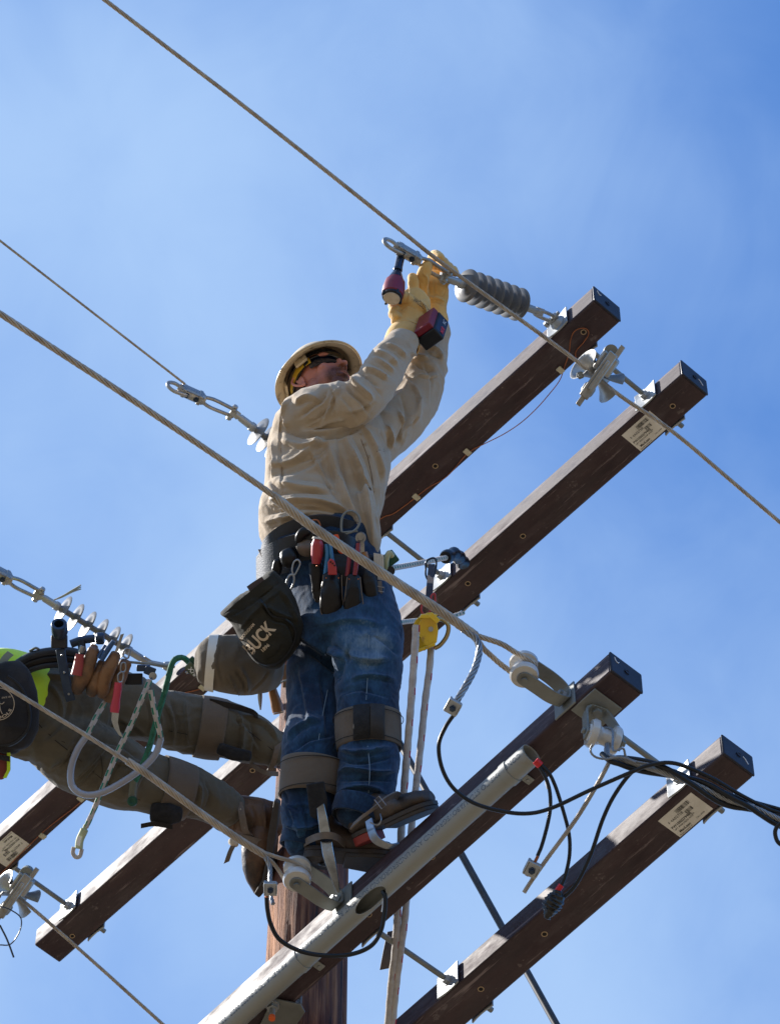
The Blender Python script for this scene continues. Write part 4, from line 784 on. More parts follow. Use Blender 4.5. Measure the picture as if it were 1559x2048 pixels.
def NZ(sc,st=(1,1,1),det=5,ro=.6):
    mp=n.new('ShaderNodeMapping'); mp.inputs['Scale'].default_value=st; l.new(tc.outputs['Object'],mp.inputs[0]); q=n.new('ShaderNodeTexNoise'); q.inputs['Scale'].default_value=sc; q.inputs['Detail'].default_value=det; q.inputs['Roughness'].default_value=ro; l.new(mp.outputs[0],q.inputs['Vector']); return q.outputs[0]
at=jeans.attributes.new('fade','FLOAT','POINT'); co=getco(jeans); pp=proj(co); no=getno(jeans)
def gb(x,y,rx,ry): return np.exp(-(((pp[:,0]-x)/rx)**2+((pp[:,1]-y)/ry)**2))
fd=np.clip(.95*gb(735,1300,75,75)+.35*gb(740,1520,60,60)+.3*gb(620,1480,60,60)+.25*gb(680,1200,90,60)+.4*gb(600,1660,40,40),0,1); at.data.foreach_set('value',fd.astype(np.float32))
an=n.new('ShaderNodeAttribute'); an.attribute_name='fade'
def MT(op,a,bb,cl=False):
    q=n.new('ShaderNodeMath'); q.operation=op; q.use_clamp=cl
    for i,v in enumerate((a,bb)):
        if isinstance(v,(int,float)): q.inputs[i].default_value=v
        else: l.new(v,q.inputs[i])
    return q.outputs[0]
g_=MT('ADD',MT('MULTIPLY',an.outputs['Fac'],.75),MT('MULTIPLY',MT('SUBTRACT',NZ(18,(1,1,.5)),.5),1.1)); g_=MT('ADD',g_,MT('MULTIPLY',MT('SUBTRACT',NZ(160,(1,1,.12)),.5),.55),True)
rp=n.new('ShaderNodeValToRGB'); l.new(g_,rp.inputs[0]); e=rp.color_ramp.elements; e[0].position=0; e[0].color=(.006,.020,.052,1); e[1].position=1; e[1].color=(.19,.27,.35,1); q=e.new(.45); q.color=(.022,.070,.145,1)
l.new(rp.outputs[0],b.inputs['Base Color']); b.inputs['Roughness'].default_value=.9; b.inputs['Specular IOR Level'].default_value=.2; b.inputs['Sheen Weight'].default_value=.15
bp=n.new('ShaderNodeBump'); bp.inputs['Strength'].default_value=.5; bp.inputs['Distance'].default_value=.003; l.new(NZ(90,(1,1,.5),6,.65),bp.inputs['Height']); l.new(bp.outputs[0],b.inputs['Normal'])
link('jeans',jeans,denim,W,0); register(jeans,W)
mb=MB()
for ii,pts in enumerate(([(738,1270),(736,1330),(732,1400)],[(735,1492),(739,1540),(736,1600),(738,1625)],[(655,1380),(645,1430),(637,1480)])):
    mb=MB(); mb.tube(smooth(on_front(jeans,pts,.0002),5),.0012,5); mb.obj('trouser_seam',MATS.get('pale_denim_thread') or mat('pale_denim_thread',(.16,.22,.28),.9),W)

# ================= boots, straps, gaffs =================
def band(pts,name,mat_,parent,th_=.004,asp=1.0,k=6,wr=0,n=48):
    A=np.array([list(p)+[asp]*(5-len(p)) for p in pts],float); A=smooth(A,k); C=np.array([P(a[0],a[1],a[2]) for a in A]); T=np.gradient(C,axis=0); R=[]; th=np.linspace(0,2*np.pi,n,endpoint=False)
    t=nrm(C[-1]-C[0]); m=nrm(np.cross(t,cF)); q=nrm(np.cross(m,t))
    for c,a in zip(C,A): w_=a[3]*a[2]/FP; R.append(c+w_*np.cos(th)[:,None]*m+w_*a[4]*np.sin(th)[:,None]*q)
    mb=MB(); mb.rings(R,caps=False); me=mb.mesh(name)
    if wr: wrinkle(me,18,wr,3)
    o=link(name,me,mat_,parent,0); s_=o.modifiers.new('thickness','SOLIDIFY'); s_.thickness=th_; s_.offset=1; return o
canvas=fabric('brown_canvas',(.105,.083,.064),(.135,.108,.085),1400,.2,.95,(.055,.042,.033),10,.1)
velcro=mat('black_velcro',(.010,.010,.012),.95,0,(.02,.02,.022),60,.4,.7,bump=.8,bscale=300)
leather=mat('brown_leather',(.13,.070,.035),.5,0,(.20,.115,.06),12,.3,.7,bump=.4,bscale=120,dirt=((.04,.022,.012),9,.5,.7))
dkleather=mat('black_leather',(.005,.0045,.006),.36,0,(.013,.010,.009),14,.35,.7,bump=.5,bscale=90,rough2=.5,spec=.3,dirt=((.04,.025,.016),12,.66,.82))
strapl=mat('grey_brown_strap',(.11,.088,.070),.65,0,(.15,.12,.10),30,.3,.7,bump=.5,bscale=160)
redsole=mat('red_rubber',(.30,.030,.020),.6,0,(.22,.03,.025),20,.3,.7,bump=.3,bscale=60)
darksole=mat('dark_sole',(.03,.025,.022),.7,0,(.05,.04,.035),20,.3,.7,bump=.5,bscale=80)
bootm=mat('dusty_boot_leather',(.038,.021,.013),.6,0,(.085,.054,.034),9,.35,.7,bump=.4,bscale=90,dirt=((.02,.018,.02),7,.5,.65))
def boot(heel,toe,up,parent,upper=bootm,sole=redsole,side_hint=None,Lg=None,shaft=.13,name='boot',lean=None):
    X=toe-heel; L_=np.linalg.norm(X); X=nrm(X); Z=nrm(up-X*(up@X)); Y=np.cross(Z,X); lean=Z if lean is None else nrm(lean)
    def Q(x,y,z): return heel+X*x*L_+Y*y+Z*z
    mb=MB(); R=[]; prof=[(.0,.030,.045,.0),(.04,.036,.075,.0),(.15,.037,.10,0),(.3,.034,.105,0),(.42,.036,.088,0),(.55,.042,.068,0),(.7,.049,.056,0),(.85,.048,.050,0),(.95,.038,.042,0),(1.0,.018,.028,.006)]
    th=np.linspace(0,2*np.pi,28,endpoint=False)
    for x,w_,h,z0 in prof:
        ring=[]
        for a in th: 
            cz=math.sin(a); ring.append(Q(x,w_*math.cos(a)*(1 if cz<0 else (1-.25*cz)),.022+z0+(h/2)*(1+np.sign(cz)*abs(cz)**.8)))
        R.append(ring)
    mb.rings(R)
    c0=Q(.17,0,.07); mb.tube(smooth([c0,c0+lean*shaft*.5,c0+lean*shaft],4),[.041,.042,.043,.044,.046,.047,.048,.049,.05][:9],24)
    me=clay(mb,.0035,4,'boot_upper'); wrinkle(me,30,.0018,4); u=link('boot_upper',me,upper,parent,0)
    def outline(x0,x1,g=0.,n=14):
        xs=np.linspace(x0,x1,n); wf=lambda x:np.interp(x,[0,.05,.15,.3,.42,.55,.7,.85,.95,1],[.024,.036,.040,.036,.036,.043,.051,.050,.040,.014])+g
        return [(x,wf(x)) for x in xs]+[(x,-wf(x)) for x in xs[::-1]]
    mb=MB(); mb.prism([Q(x,y,.016) for x,y in outline(0,1.01,.002)],Z*.012); s=mb.obj('boot_sole',darksole,parent,bev=.001)
    mb=MB(); mb.prism([Q(x,y,-.008) for x,y in outline(0,.27,.0,8)],Z*.0238); mb.obj('boot_heel',sole,s,bev=.002)
    mb=MB(); mb.prism([Q(x,y,.004) for x,y in outline(.42,1.0,.0,10)],Z*.0118); mb.obj('tread',darksole,s,bev=.002)
    return Q,u
zT=zC+AH+.004
h1=Zp(716,1692,zT+.022); t1=Zp(874,1622,zT+.002); B1=thing('x','x','x',(0,0,0)); bpy.data.objects.remove(B1)
Q1,u1=boot(h1+UP*.008,t1+UP*.006,nrm(UP-cF*.8),W,sole=redsole,lean=P(733,1560,10.99)-h1,shaft=.075)
h2=Zp(606,1722,zT); t2=Zp(800,1742,zT); Q2,u2=boot(h2+UP*.008,t2+UP*.008,nrm(UP-cF*.5),W,sole=darksole,lean=P(612,1640,10.95)-h2)
# jean cuffs
band([(722,1606,10.90,55),(716,1622,10.89,54),(710,1640,10.875,52)],'jeans_cuff',denim,W,.004,wr=.003)
band([(610,1664,10.94,47),(606,1680,10.93,47),(602,1696,10.925,46)],'jeans_cuff',denim,W,.004,wr=.002)
# knee straps with velcro
k1=band([(735,1432,11.05,67),(736,1465,11.03,67),(738,1500,11.01,65)],'knee_strap',canvas,W,.004,asp=1.02)
band([(735.5,1447,11.045,62),(736.5,1462,11.035,62.5),(737,1478,11.03,62.5)],'x',velcro,k1,.002,asp=1.02) if False else None
def patch(x0,x1,pts,R_,name,m_,parent,asp=1.02,off=.0045,na=10):
    """curved patch on the near side of a band between horizontal px x0..x1"""
    A=np.array(pts,float); C=[P(a[0],a[1],a[2]) for a in A]; t=nrm(C[-1]-C[0]); m=nrm(np.cross(t,cF)); q=nrm(np.cross(m,t)); s=1 if m@cR>0 else -1; V=[]; 
    sgn=-1 if q@cF>0 else 1
    for a,c in zip(A,C):
        w_=a[3]*a[2]/FP+off
        for u in np.linspace(0,1,na):
            x=(x0+(x1-x0)*u-a[0])*a[2]/FP; ca=np.clip(x/w_*s,-.99,.99); V.append(c+m*w_*ca+q*sgn*w_*asp*math.sqrt(1-ca*ca))
    F=[(i*na+j,i*na+j+1,(i+1)*na+j+1,(i+1)*na+j) for i in range(len(A)-1) for j in range(na-1)]
    mb=MB(); mb.add(V,F); o=mb.obj(name,m_,parent); so_=o.modifiers.new('t','SOLIDIFY'); so_.thickness=.003; so_.offset=0; return o
patch(708,741,[(735,1432,11.05,67),(736,1465,11.03,67),(738,1500,11.01,65)],0,'velcro_patch',velcro,k1)
patch(742,770,[(735,1432,11.05,67),(736,1465,11.03,67),(738,1500,11.01,65)],0,'velcro_tab',mat('worn_velcro',(.02,.017,.016),.8,0,(.035,.03,.028),40,.3,.7,bump=.4,bscale=100),k1,off=.006)
k2=band([(628,1526,11.02,65),(624,1560,11.0,65),(620,1596,10.98,63)],'knee_strap',canvas,W,.004,asp=1.02)
thr=mat('dark_thread',(.02,.016,.012),.9)
def strap_edge(x,y,d,hw,par,asp=1.02,off=.0056):
    A=P(x,y,d); t=nrm(P(x-1 if False else x,y-20,d+.012)-A); m=nrm(np.cross(t,cF)); q=nrm(np.cross(m,t)); w_=hw*d/FP+off; pts=[A+w_*math.cos(a)*m+w_*asp*math.sin(a)*q for a in np.linspace(0,2*np.pi,60,endpoint=False)]
    mb=MB(); mb.tube(pts,.0013,5,closed=True); mb.obj('strap_stitching',thr,par)
for y_,d_k,h_ in ((1440,11.045,66.5),(1492,11.015,65)): strap_edge(736,y_,d_k,h_,k1)
for y_,d_k,h_ in ((1534,11.016,64.5),(1588,10.984,63)): strap_edge(624,y_,d_k,h_,k2)
# climbing gaff on the left leg
gf_=thing('climbing_gaff','polished steel climbing gaff strapped to the boot above the white spool','climbing gaff',P(650,1700,10.8),group='steel climbing gaffs')
pts=smooth([P(640,1606,10.86),P(646,1640,10.84),P(651,1672,10.83),P(658,1715,10.80),P(668,1752,10.78),P(676,1785,10.77)],6); n_=len(pts)
mb=MB(); wv=[(cR*.9-cF*.25)*(.026+.012*math.sin(min(1,i/n_*1.5)*math.pi*.5))*(1-.78*max(0,(i/n_-.55)/.45)**1.3) for i in range(n_)]; mb.ribbon(pts,np.array(wv),.007); mb.obj('gaff_shank',mat('dark_chrome',(.38,.42,.47),.2,1.,(.12,.125,.13),16,.3,.7,bump=.2,bscale=40),gf_,bev=.002)
mb=MB(); mb.ribbon(smooth([P(676,1785,10.77),P(672,1760,10.79),P(660,1735,10.82),P(640,1728,10.88)],5),np.tile(cR*.012,(16,1)),.006); mb.obj('gaff_stirrup',steel,gf_,bev=.001)
mb=MB(); bp_=[(612,1568),(648,1562),(655,1600),(654,1632),(636,1640),(620,1632)]; mb.prism([P(x,y,10.865) for x,y in bp_],cF*-.012); o=mb.obj('shin_pad',velcro,gf_,bev=.004)
st=smooth([P(598,1700,10.90),P(615,1682,10.86),P(645,1671,10.81),P(672,1674,10.82),P(690,1690,10.88)],5); mb=MB(); mb.ribbon(st,np.tile(cU*.020,(len(st),1)),.004); mb.obj('ankle_strap',strapl,gf_)
# second gaff on the raised boot
g2=thing('climbing_gaff','climbing gaff stirrup and brown strap round the boot resting on the arm','climbing gaff',P(760,1660,10.7),group='steel climbing gaffs')
st=smooth([P(737,1640,10.74),P(742,1660,10.70),P(752,1680,10.68),P(775,1692,10.68),P(792,1690,10.70)],6); mb=MB(); mb.ribbon(st,np.tile(nrm(cR*.75+cU*.5)*.024,(len(st),1)),.006); mb.obj('gaff_stirrup',steel,g2,bev=.002)
st=smooth([P(704,1652,10.72),P(722,1636,10.70),P(745,1618,10.70),P(768,1600,10.72),P(788,1590,10.76),P(798,1592,10.80)],6); mb=MB(); mb.ribbon(st,np.tile(nrm(cU+cR*.6)*.022,(len(st),1)),.0045); mb.obj('ankle_strap',strapl,g2)
mb=MB(); c_=P(760,1605,10.69); a_=nrm(cR*.75+cU*.6); b_=nrm(cU*.75-cR*.6); mb.tube([c_+a_*.008+b_*.016,c_-a_*.008+b_*.016,c_-a_*.008-b_*.016,c_+a_*.008-b_*.016],.0018,6,closed=True); mb.obj('buckle',steel,g2)
mb=MB(); mb.tube(smooth([P(740,1645,10.69),P(755,1650,10.68),P(762,1640,10.68),P(760,1628,10.70)],6),.0022,6); mb.obj('strap_ring',steel,g2)
mb=MB(); bp_=[(702,1650),(712,1642),(722,1650),(712,1664),(704,1664)]; 
# ---- gloves ----
glovem=fabric('yellow_leather',(.62,.375,.12),(.74,.48,.18),1500,.12,.75,(.42,.25,.09),12,.2)
def finger(mb,pts): limb(mb,pts,20,1.0,5)
mb=MB()
limb(mb,[(804,686,11.80,34,.7),(808,672,11.82,33,.7),(813,655,11.84,29,.75),(819,640,11.86,30,.75),(824,622,11.88,35,.7),(826,604,11.90,33,.65),(822,590,11.92,24,.7)])
finger(mb,[(824,600,11.93,12),(826,580,11.92,11),(826,562,11.92,10.5),(824,553,11.93,9)])
finger(mb,[(812,610,11.92,12),(797,606,11.88,11),(786,612,11.86,10),(790,620,11.84,9)])
finger(mb,[(808,622,11.90,12),(794,620,11.86,11.5),(786,627,11.84,10.5),(794,634,11.82,9)])
finger(mb,[(808,636,11.88,12),(797,636,11.84,11),(791,643,11.83,10),(798,648,11.82,8)])
finger(mb,[(818,600,11.86,12),(806,594,11.85,11),(797,598,11.85,9)])
finger(mb,[(838,618,11.86,14),(848,610,11.88,12),(850,600,11.92,9)])
g=clay(mb,.0028,4,'work_glove'); wrinkle(g,38,.0013,5); S=[]
F([(790,655),(812,650),(838,662)],3,-4); F([(787,648),(812,643),(842,654)],3,3.5); F([(800,622),(815,612),(832,618)],3,-3.5); F([(795,668),(815,662),(838,675)],3,2.5); F([(812,606),(816,590),(816,570)],2.5,-3); F([(840,600),(850,622),(848,645)],3,3)
for i in range(9): x=795+i*5; F([(x,642+i*1.3),(x+1,656+i*1.3)],1.5,-1.5)
sculpt(g,S); link('work_glove',g,glovem,W,0); register(g,W)
band([(802,692,11.785,37),(807,675,11.81,36),(812,660,11.835,31)],'glove_cuff',glovem,W,.003,asp=.85)
inkt=mat('dark_glove_print',(.03,.03,.05),.7)
def arc_text(s,px,size_px,me,parent,mat_,depth,off=.0012,name='printed_text',curve=None,flat=False):
    """text along a pixel polyline, laid on surface me"""
    q=smooth([np.array(p,float) for p in px],8); L=np.r_[0,np.cumsum(np.linalg.norm(np.diff(q,axis=0),axis=1))]
    def place(a):
        out=[]
        w_=a[:,0].max()-a[:,0].min()+1e-9; x0=a[:,0].min()
        for x,y,z in a:
            s_=(x-x0)/w_*L[-1]; i=min(np.searchsorted(L,s_),len(L)-1); i=max(i,1); f_=(s_-L[i-1])/(L[i]-L[i-1]+1e-9); c=q[i-1]+(q[i]-q[i-1])*f_; t=(q[i]-q[i-1])/np.linalg.norm(q[i]-q[i-1]); nv=np.array([t[1],-t[0]])
            p_=c+nv*y*size_px; out.append(p_)
        return np.array(on_front(me,out,off,depth)) if not flat else np.array([P(x,y,depth) for x,y in out])
    return txt(s,1.0,place,mat_,parent,name)
arc_text('YOUNGSTOWN',[(862,632),(847,612),(826,596)],13,g,W,inkt,11.8,off=.0015)
# left glove
mb=MB()
limb(mb,[(872,642,11.97,24,.8),(870,628,11.98,24,.8),(867,612,11.99,26,.8),(866,594,12.0,30,.65),(864,572,12.0,31,.6),(862,552,12.01,26,.6)])
limb(mb,[(846,592,11.97,12),(843,570,11.95,13),(846,550,11.94,13),(853,535,11.93,12),(857,524,11.94,10)],20)
finger(mb,[(866,560,12.03,12),(864,535,12.07,11),(865,513,12.06,9.5),(872,510,12.0,9.5),(880,516,11.97,9)])
finger(mb,[(874,560,12.03,12),(876,540,12.07,11),(877,522,12.06,9.5),(886,523,12.0,9.5),(891,533,11.97,9)])
finger(mb,[(880,562,12.03,11),(885,548,12.07,11),(888,530,12.06,9.5),(896,533,12.0,9),(900,542,11.98,8.5)])
finger(mb,[(886,568,12.03,10),(895,555,12.07,9),(900,540,12.05,8),(907,540,12.0,7.5),(911,547,11.99,7)])
g=clay(mb,.0028,4,'work_glove'); g.name='work_glove_b'; wrinkle(g,38,.0013,9); S=[]
F([(848,610),(868,604),(890,612)],3,-4); F([(846,602),(868,597),(890,604)],3,3.5); F([(838,560),(848,575),(850,595)],3,-3); F([(866,555),(868,580),(866,600)],2.2,-2.5); F([(868,562),(870,585),(885,592),(893,575)],1.8,-2); F([(845,545),(852,556),(852,575)],3,3)
sculpt(g,S); link('work_glove',g,glovem,W,0)
# ---- power wrench ----
redp=mat('red_plastic',(.15,.007,.022),.4,0,(.21,.010,.03),20,.3,.7,bump=.1,bscale=80); blackp=mat('black_plastic',(.005,.006,.010),.42,0,(.010,.012,.018),20,.3,.7,bump=.2,bscale=90,spec=.35); bluep=mat('dark_blue_metal',(.012,.022,.05),.28,.6,(.03,.05,.09),20,.3,.7)
creamp=mat('worn_cream_cap',(.55,.50,.42),.6,0,(.42,.36,.28),26,.3,.7,dirt=((.1,.08,.06),30,.6,.75))
wr=thing('power_wrench','red and black battery impact wrench held up in a yellow glove','power tool',P(790,570,11.9))
pA=P(784,592,11.80); pB=P(803,503,11.93); ad=nrm(pB-pA); Lw_=np.linalg.norm(pB-pA)
mb=MB(); mb.lathe(pA,ad,[(.0,.030),(.004,.034),(.03,.035),(.06,.031),(.075,.022)],28); mb.obj('motor_housing',redp,wr)
mb=MB(); mb.lathe(pA,ad,[(.073,.024),(.092,.018),(.102,.014),(.104,.010),(.112,.0095)],24); mb.obj('nose_cone',bluep,wr)
mb=MB(); mb.lathe(pA,ad,[(.110,.0135),(.112,.0145),(.120,.0145),(.121,.013),(Lw_-.002,.0135),(Lw_,.012)],24); mb.obj('socket',bluep,wr,bev=.0006)
mb=MB(); mb.lathe(pA,-ad,[(-.004,.031),(.006,.031),(.010,.028)],28); mb.obj('end_cap',blackp,wr)
mb=MB(); mb.lathe(pA,-ad,[(.006,.026),(.0125,.026),(.013,.022),(.0122,.0215)],28); mb.obj('cap_plate',creamp,wr)
for i,a in enumerate((0.4,2.0,3.6,5.2)):
    u_=nrm(np.cross(ad,cF)); v_=np.cross(ad,u_); mb=MB(); c_=pA+(u_*math.cos(a)+v_*math.sin(a))*.031; mb.lathe(c_+ad*.004,-ad,[(0,.0045),(.016,.0045),(.017,.003)],10); mb.obj('housing_screw',blackp,wr)
mb=MB(); hnd=smooth([P(797,590,11.86),P(822,614,11.91),P(850,638,11.88)],6); mb.tube(hnd,.019,18,asp=1.15); mb.obj('handle',blackp,wr)
O_=P(868,657,11.72); e1=cR*.018+cU*.058+cF*.10; e2=cR*.031-cU*.034+cF*.014; e3=-cR*.046-cU*.046+cF*.035
e1,e3=nrm(e1)*.115,nrm(e3); e2=nrm(e2-nrm(e1)*(e2@nrm(e1))); e3=nrm(e3-nrm(e1)*(e3@nrm(e1))-e2*(e3@e2)); e3=e3*.072; e2=e2*.048
c_=O_+e1/2+e2*.45+e3/2; mb=MB(); mb.box(c_,e1/2,e2*.5,e3/2); bt=mb.obj('battery',blackp,wr,bev=.005)
mb=MB(); mb.box(O_+e1/2-e2*.28+e3*.45,e1*.46,e2*.25,e3*.44); mb.obj('battery_foot',redp,wr,bev=.005)
mb=MB(); mb.box(O_+e1*.5+e2*.5+e3*.0,e1*.42,e2*.40,e3*.012); fp=mb.obj('battery_face',bluep,bt,bev=.001)
pn=-nrm(e3); 
txt('M18',.020,planar(O_+e1*.12+e2*.62+pn*.0018,nrm(e1),-nrm(e2),pn,.0006),mat('red_print',(.6,.03,.04),.5),bt,bold=.0006)
txt('XC',.018,planar(O_+e1*.60+e2*.58+pn*.0018,nrm(e1),-nrm(e2),pn,.0006),whitem,bt)
# ---- belts ----
navy=mat('dark_belt_webbing',(.006,.009,.017),.5,0,(.013,.017,.027),10,.3,.7,bump=.5,bscale=200)
def rib(name,px,wpx,m_,parent,th_=.006,wdir=None,k=6,bev=0):
    q=smooth([P(*p) for p in px],k); wd_=cU if wdir is None else wdir; mb=MB(); mb.ribbon(q,np.tile(nrm(wd_)*wpx*11.4/FP,(len(q),1)),th_); return mb.obj(name,m_,parent,bev=bev)
wb=thing('work_belt','dark padded work belt round the tan shirt of the upright worker','belt',P(640,1060,11.33))
rib('belt_pad',[(524,1118,11.52),(533,1092,11.42),(560,1068,11.37),(600,1052,11.335),(650,1046,11.32),(698,1056,11.335),(722,1066,11.40)],34,navy,wb,.012,cU*1-cF*.25)
rib('belt_strap',[(527,1132,11.50),(540,1108,11.41),(575,1083,11.355),(620,1071,11.325),(660,1071,11.31),(698,1082,11.32),(722,1092,11.39)],18,dkleather,wb,.010,cU*1-cF*.25)
rib('lower_belt',[(520,1160,11.50),(535,1140,11.41),(570,1118,11.35),(620,1106,11.32),(670,1106,11.305),(710,1118,11.31),(740,1134,11.35)],30,navy,wb,.010,cU*1-cF*.25)
rib('hip_pad',[(516,1150,11.50),(534,1128,11.39),(570,1110,11.325),(620,1100,11.29),(670,1098,11.275),(700,1108,11.30),(722,1122,11.38)],74,navy,wb,.012,cU*1-cF*.25)
rib('belt_keeper',[(524,1100,11.43),(534,1120,11.405),(540,1140,11.41)],16,strapl,wb,.006,cR)
mb=MB(); q=[P(x,y,11.27) for x,y in [(684,1066),(683,1040),(690,1026),(703,1022),(715,1030),(719,1044),(712,1058),(698,1066)]]; mb.tube(smooth(q,6,True),.0035,10,closed=True); mb.obj('d_ring',galvd,wb)
mb=MB(); mb.tube([P(672,1066,11.27),P(715,1062,11.27)],.0032,8); mb.obj('d_ring_bar',galvd,wb)
mb=MB(); q=[P(x,y,11.27) for x,y in [(618,1052),(622,1042),(634,1040),(640,1050),(636,1062),(624,1064)]]; mb.tube(smooth(q,6,True),.0022,8,closed=True); mb.obj('small_ring',copper,wb)
# loops and black pouches on belt
def lump(name,pts,m_,parent,vox=.004,wr_=.0015,asp=.7,it=3):
    mb=MB(); limb(mb,pts,28,asp,5); me=clay(mb,vox,it,name); wrinkle(me,22,wr_,7); return link(name,me,m_,parent,0)
lump('tape_holder',[(598,1084,11.28,8),(600,1072,11.27,10),(610,1064,11.27,11),(618,1066,11.27,8)],dkleather,wb)
lump('tool_loop',[(575,1105,11.29,16),(578,1118,11.28,18),(574,1130,11.28,12)],dkleather,wb)
lump('tool_loop',[(556,1122,11.30,8),(553,1140,11.30,10),(548,1152,11.31,7)],dkleather,wb)
lump('leather_flap',[(612,1082,11.28,16,.3),(612,1096,11.27,20,.3),(610,1110,11.28,12,.3)],strapl,wb)
tp=thing('tool_pouch','black leather tool pouches with red and blue handles on the worker\'s belt','tool pouch',P(690,1180,11.25))
lump('pouch',[(631,1128,11.24,15,.6),(634,1160,11.23,13,.6),(637,1200,11.23,10,.6),(640,1228,11.24,7,.6)],dkleather,tp)
lump('pouch',[(664,1152,11.21,19,.55),(663,1185,11.19,21,.6),(662,1215,11.19,23,.6),(666,1234,11.20,15,.6)],dkleather,tp)
lump('pouch',[(707,1153,11.20,14,.6),(706,1185,11.18,17,.65),(706,1215,11.18,19,.65),(708,1234,11.19,13,.6)],dkleather,tp)
lump('pouch',[(729,1120,11.24,12,.7),(735,1155,11.21,15,.7),(741,1185,11.20,15,.7),(738,1202,11.21,10,.7)],dkleather,tp)
lump('pouch',[(752,1205,11.26,14,.7),(750,1228,11.25,15,.7),(745,1246,11.26,11,.7)],dkleather,tp)
lump('pouch_backing',[(700,1112,11.26,52,.16),(700,1150,11.235,55,.16),(705,1200,11.22,52,.16),(712,1225,11.22,40,.16)],dkleather,tp,wr_=.001)
lump('pouch_backing',[(645,1130,11.25,24,.2),(655,1195,11.22,28,.2),(690,1232,11.22,24,.2)],dkleather,tp)
for pts in ([(646,1150),(644,1190),(641,1222),(655,1240),(675,1240),(686,1222),(684,1190),(683,1150)],[(694,1154),(690,1190),(688,1218),(700,1238),(716,1238),(726,1218),(723,1185),(720,1154)]):
    mb=MB(); mb.tube(smooth([P(x,y,11.185 if x<690 else 11.165) for x,y in pts],5),.0016,5); mb.obj('pouch_edge',strapl,tp)
for x,y in ((652,1156),(677,1156),(698,1158),(716,1158),(634,1132)): mb=MB(); mb.lathe(P(x,y,11.165),-cF,[(0,.0024),(.0012,.002)],8); mb.obj('rivet',copper,tp)
redh=mat('red_handle',(.42,.025,.03),.4,0,(.34,.02,.03),20,.3,.7,coat=.2); blueh=mat('blue_handle',(.02,.16,.36),.35,coat=.2); maroon=mat('maroon_handle',(.20,.012,.03),.35,coat=.2); woodh=mat('yellow_wood',(.30,.13,.03),.5,0,(.20,.08,.02),12,.3,.7,(6,1,1),coat=.3); orangeh=mat('orange_fabric',(.65,.09,.02),.7)
def tool(name,label,cat,parts,loc):
    r=thing(name,label,cat,loc,group=None)
    for nm,m_,fn in parts: mb=MB(); fn(mb); mb.obj(nm,m_,r)
    return r
def hnd_(px,d,r,asp=1.):
    return lambda mb:mb.tube(smooth([P(x,y,d if np.isscalar(d) else d[i]) for i,(x,y) in enumerate(px)],6),np.interp(np.linspace(0,1,6*(len(px)-1)+1),np.linspace(0,1,len(r)),r),16,asp=asp)
tool('screwdriver','thick dark red handled screwdriver in the leftmost belt pouch','screwdriver',[('handle',redh,hnd_([(635,1078),(634,1100),(632,1128)],11.22,[.012,.018,.018,.017,.012])),('handle_cap',creamp,hnd_([(635.5,1074),(635,1078)],11.22,[.014,.017]))],P(634,1100,11.22))
mb=MB(); mb.prism([P(x,y,11.235) for x,y in [(634,1228),(638,1228),(643,1256),(632,1258)]],-cF*.003); tag(mb.obj('chisel_blade',steel,None),'bright steel blade tip poking out below the leftmost pouch','chisel')
tool('pliers','blue handled pliers in the wide front pouch','pliers',[('handle',blueh,hnd_([(652,1088),(654,1110),(650,1150)],11.21,[.005,.006,.006])),('handle',blueh,hnd_([(660,1084),(662,1105),(668,1140)],11.21,[.005,.006,.006])),],P(655,1110,11.21))
mb=MB(); mb.prism([P(x,y,11.185) for x,y in [(656,1150),(655,1125),(660,1116),(668,1120),(673,1135),(674,1150)]],-cF*.010); r=mb.obj('folding_knife',redh,None,bev=.003); tag(r,'flat bright red knife handle with holes in the wide front pouch','knife')
for x,y in ((661,1124),(665,1127),(669,1131)): mb=MB(); mb.lathe(P(x,y,11.1745),-cF,[(0,.0028),(.0006,.0028)],10); mb.obj('handle_hole',holem,r)
tool('pliers','dark maroon handled pliers in the third pouch','pliers',[('handle',maroon,hnd_([(700,1098),(698,1120),(694,1152)],11.20,[.005,.007,.007])),('handle',maroon,hnd_([(716,1086),(714,1115),(709,1150)],11.19,[.006,.008,.007]))],P(705,1120,11.2))
def rh(mb): mb.lathe(P(721,1074,11.20)+cF*.006,-nrm(cF+cU*.2),[(0,.0155),(.012,.0155),(.013,.010),(.006,.009)],22)
def rs(mb): mb.ribbon([P(722,1084,11.2),P(724,1105,11.21)],np.array([cR*.018,cR*.014]),.008)
tool('ratchet_wrench','chrome ratchet wrench head sticking out of the right pouch','wrench',[('wrench_head',steel,rh),('wrench_shank',steel,rs),('handle',woodh,hnd_([(727,1104),(729,1118),(730,1126)],11.215,[.011,.013,.012]))],P(722,1085,11.2))
mb=MB(); q=[(664,1070),(676,1068),(682,1088),(690,1104),(686,1112),(676,1104)]; mb.prism([P(x,y,11.26) for x,y in q],-cF*.008); o=mb.obj('marking_flag',orangeh,None,bev=.003); tag(o,'crumpled orange cloth tucked behind the belt pliers','cloth')
r=thing('folding_rule','white folding rule standing at the right side of the belt','folding rule',P(758,1130,11.25))
rulem=mat('white_painted_wood',(.58,.56,.52),.6,0,(.5,.48,.44),30,.3,.7)
for i in range(6): mb=MB(); c_=P(749+i*3.4,1132+i*.6,11.24); mb.box(c_,nrm(cR*.96+cU*.1)*.0022,nrm(cU-cR*.03)*.038,cF*.007); mb.obj('rule_leaf',rulem,r,bev=.0004)
tag(rib('buckle_strap',[(759,1162,11.22),(760,1185,11.21),(755,1210,11.215),(747,1232,11.22)],8,strapl,None,.004,cR),'narrow strap with buckle hanging below the folding rule','strap')
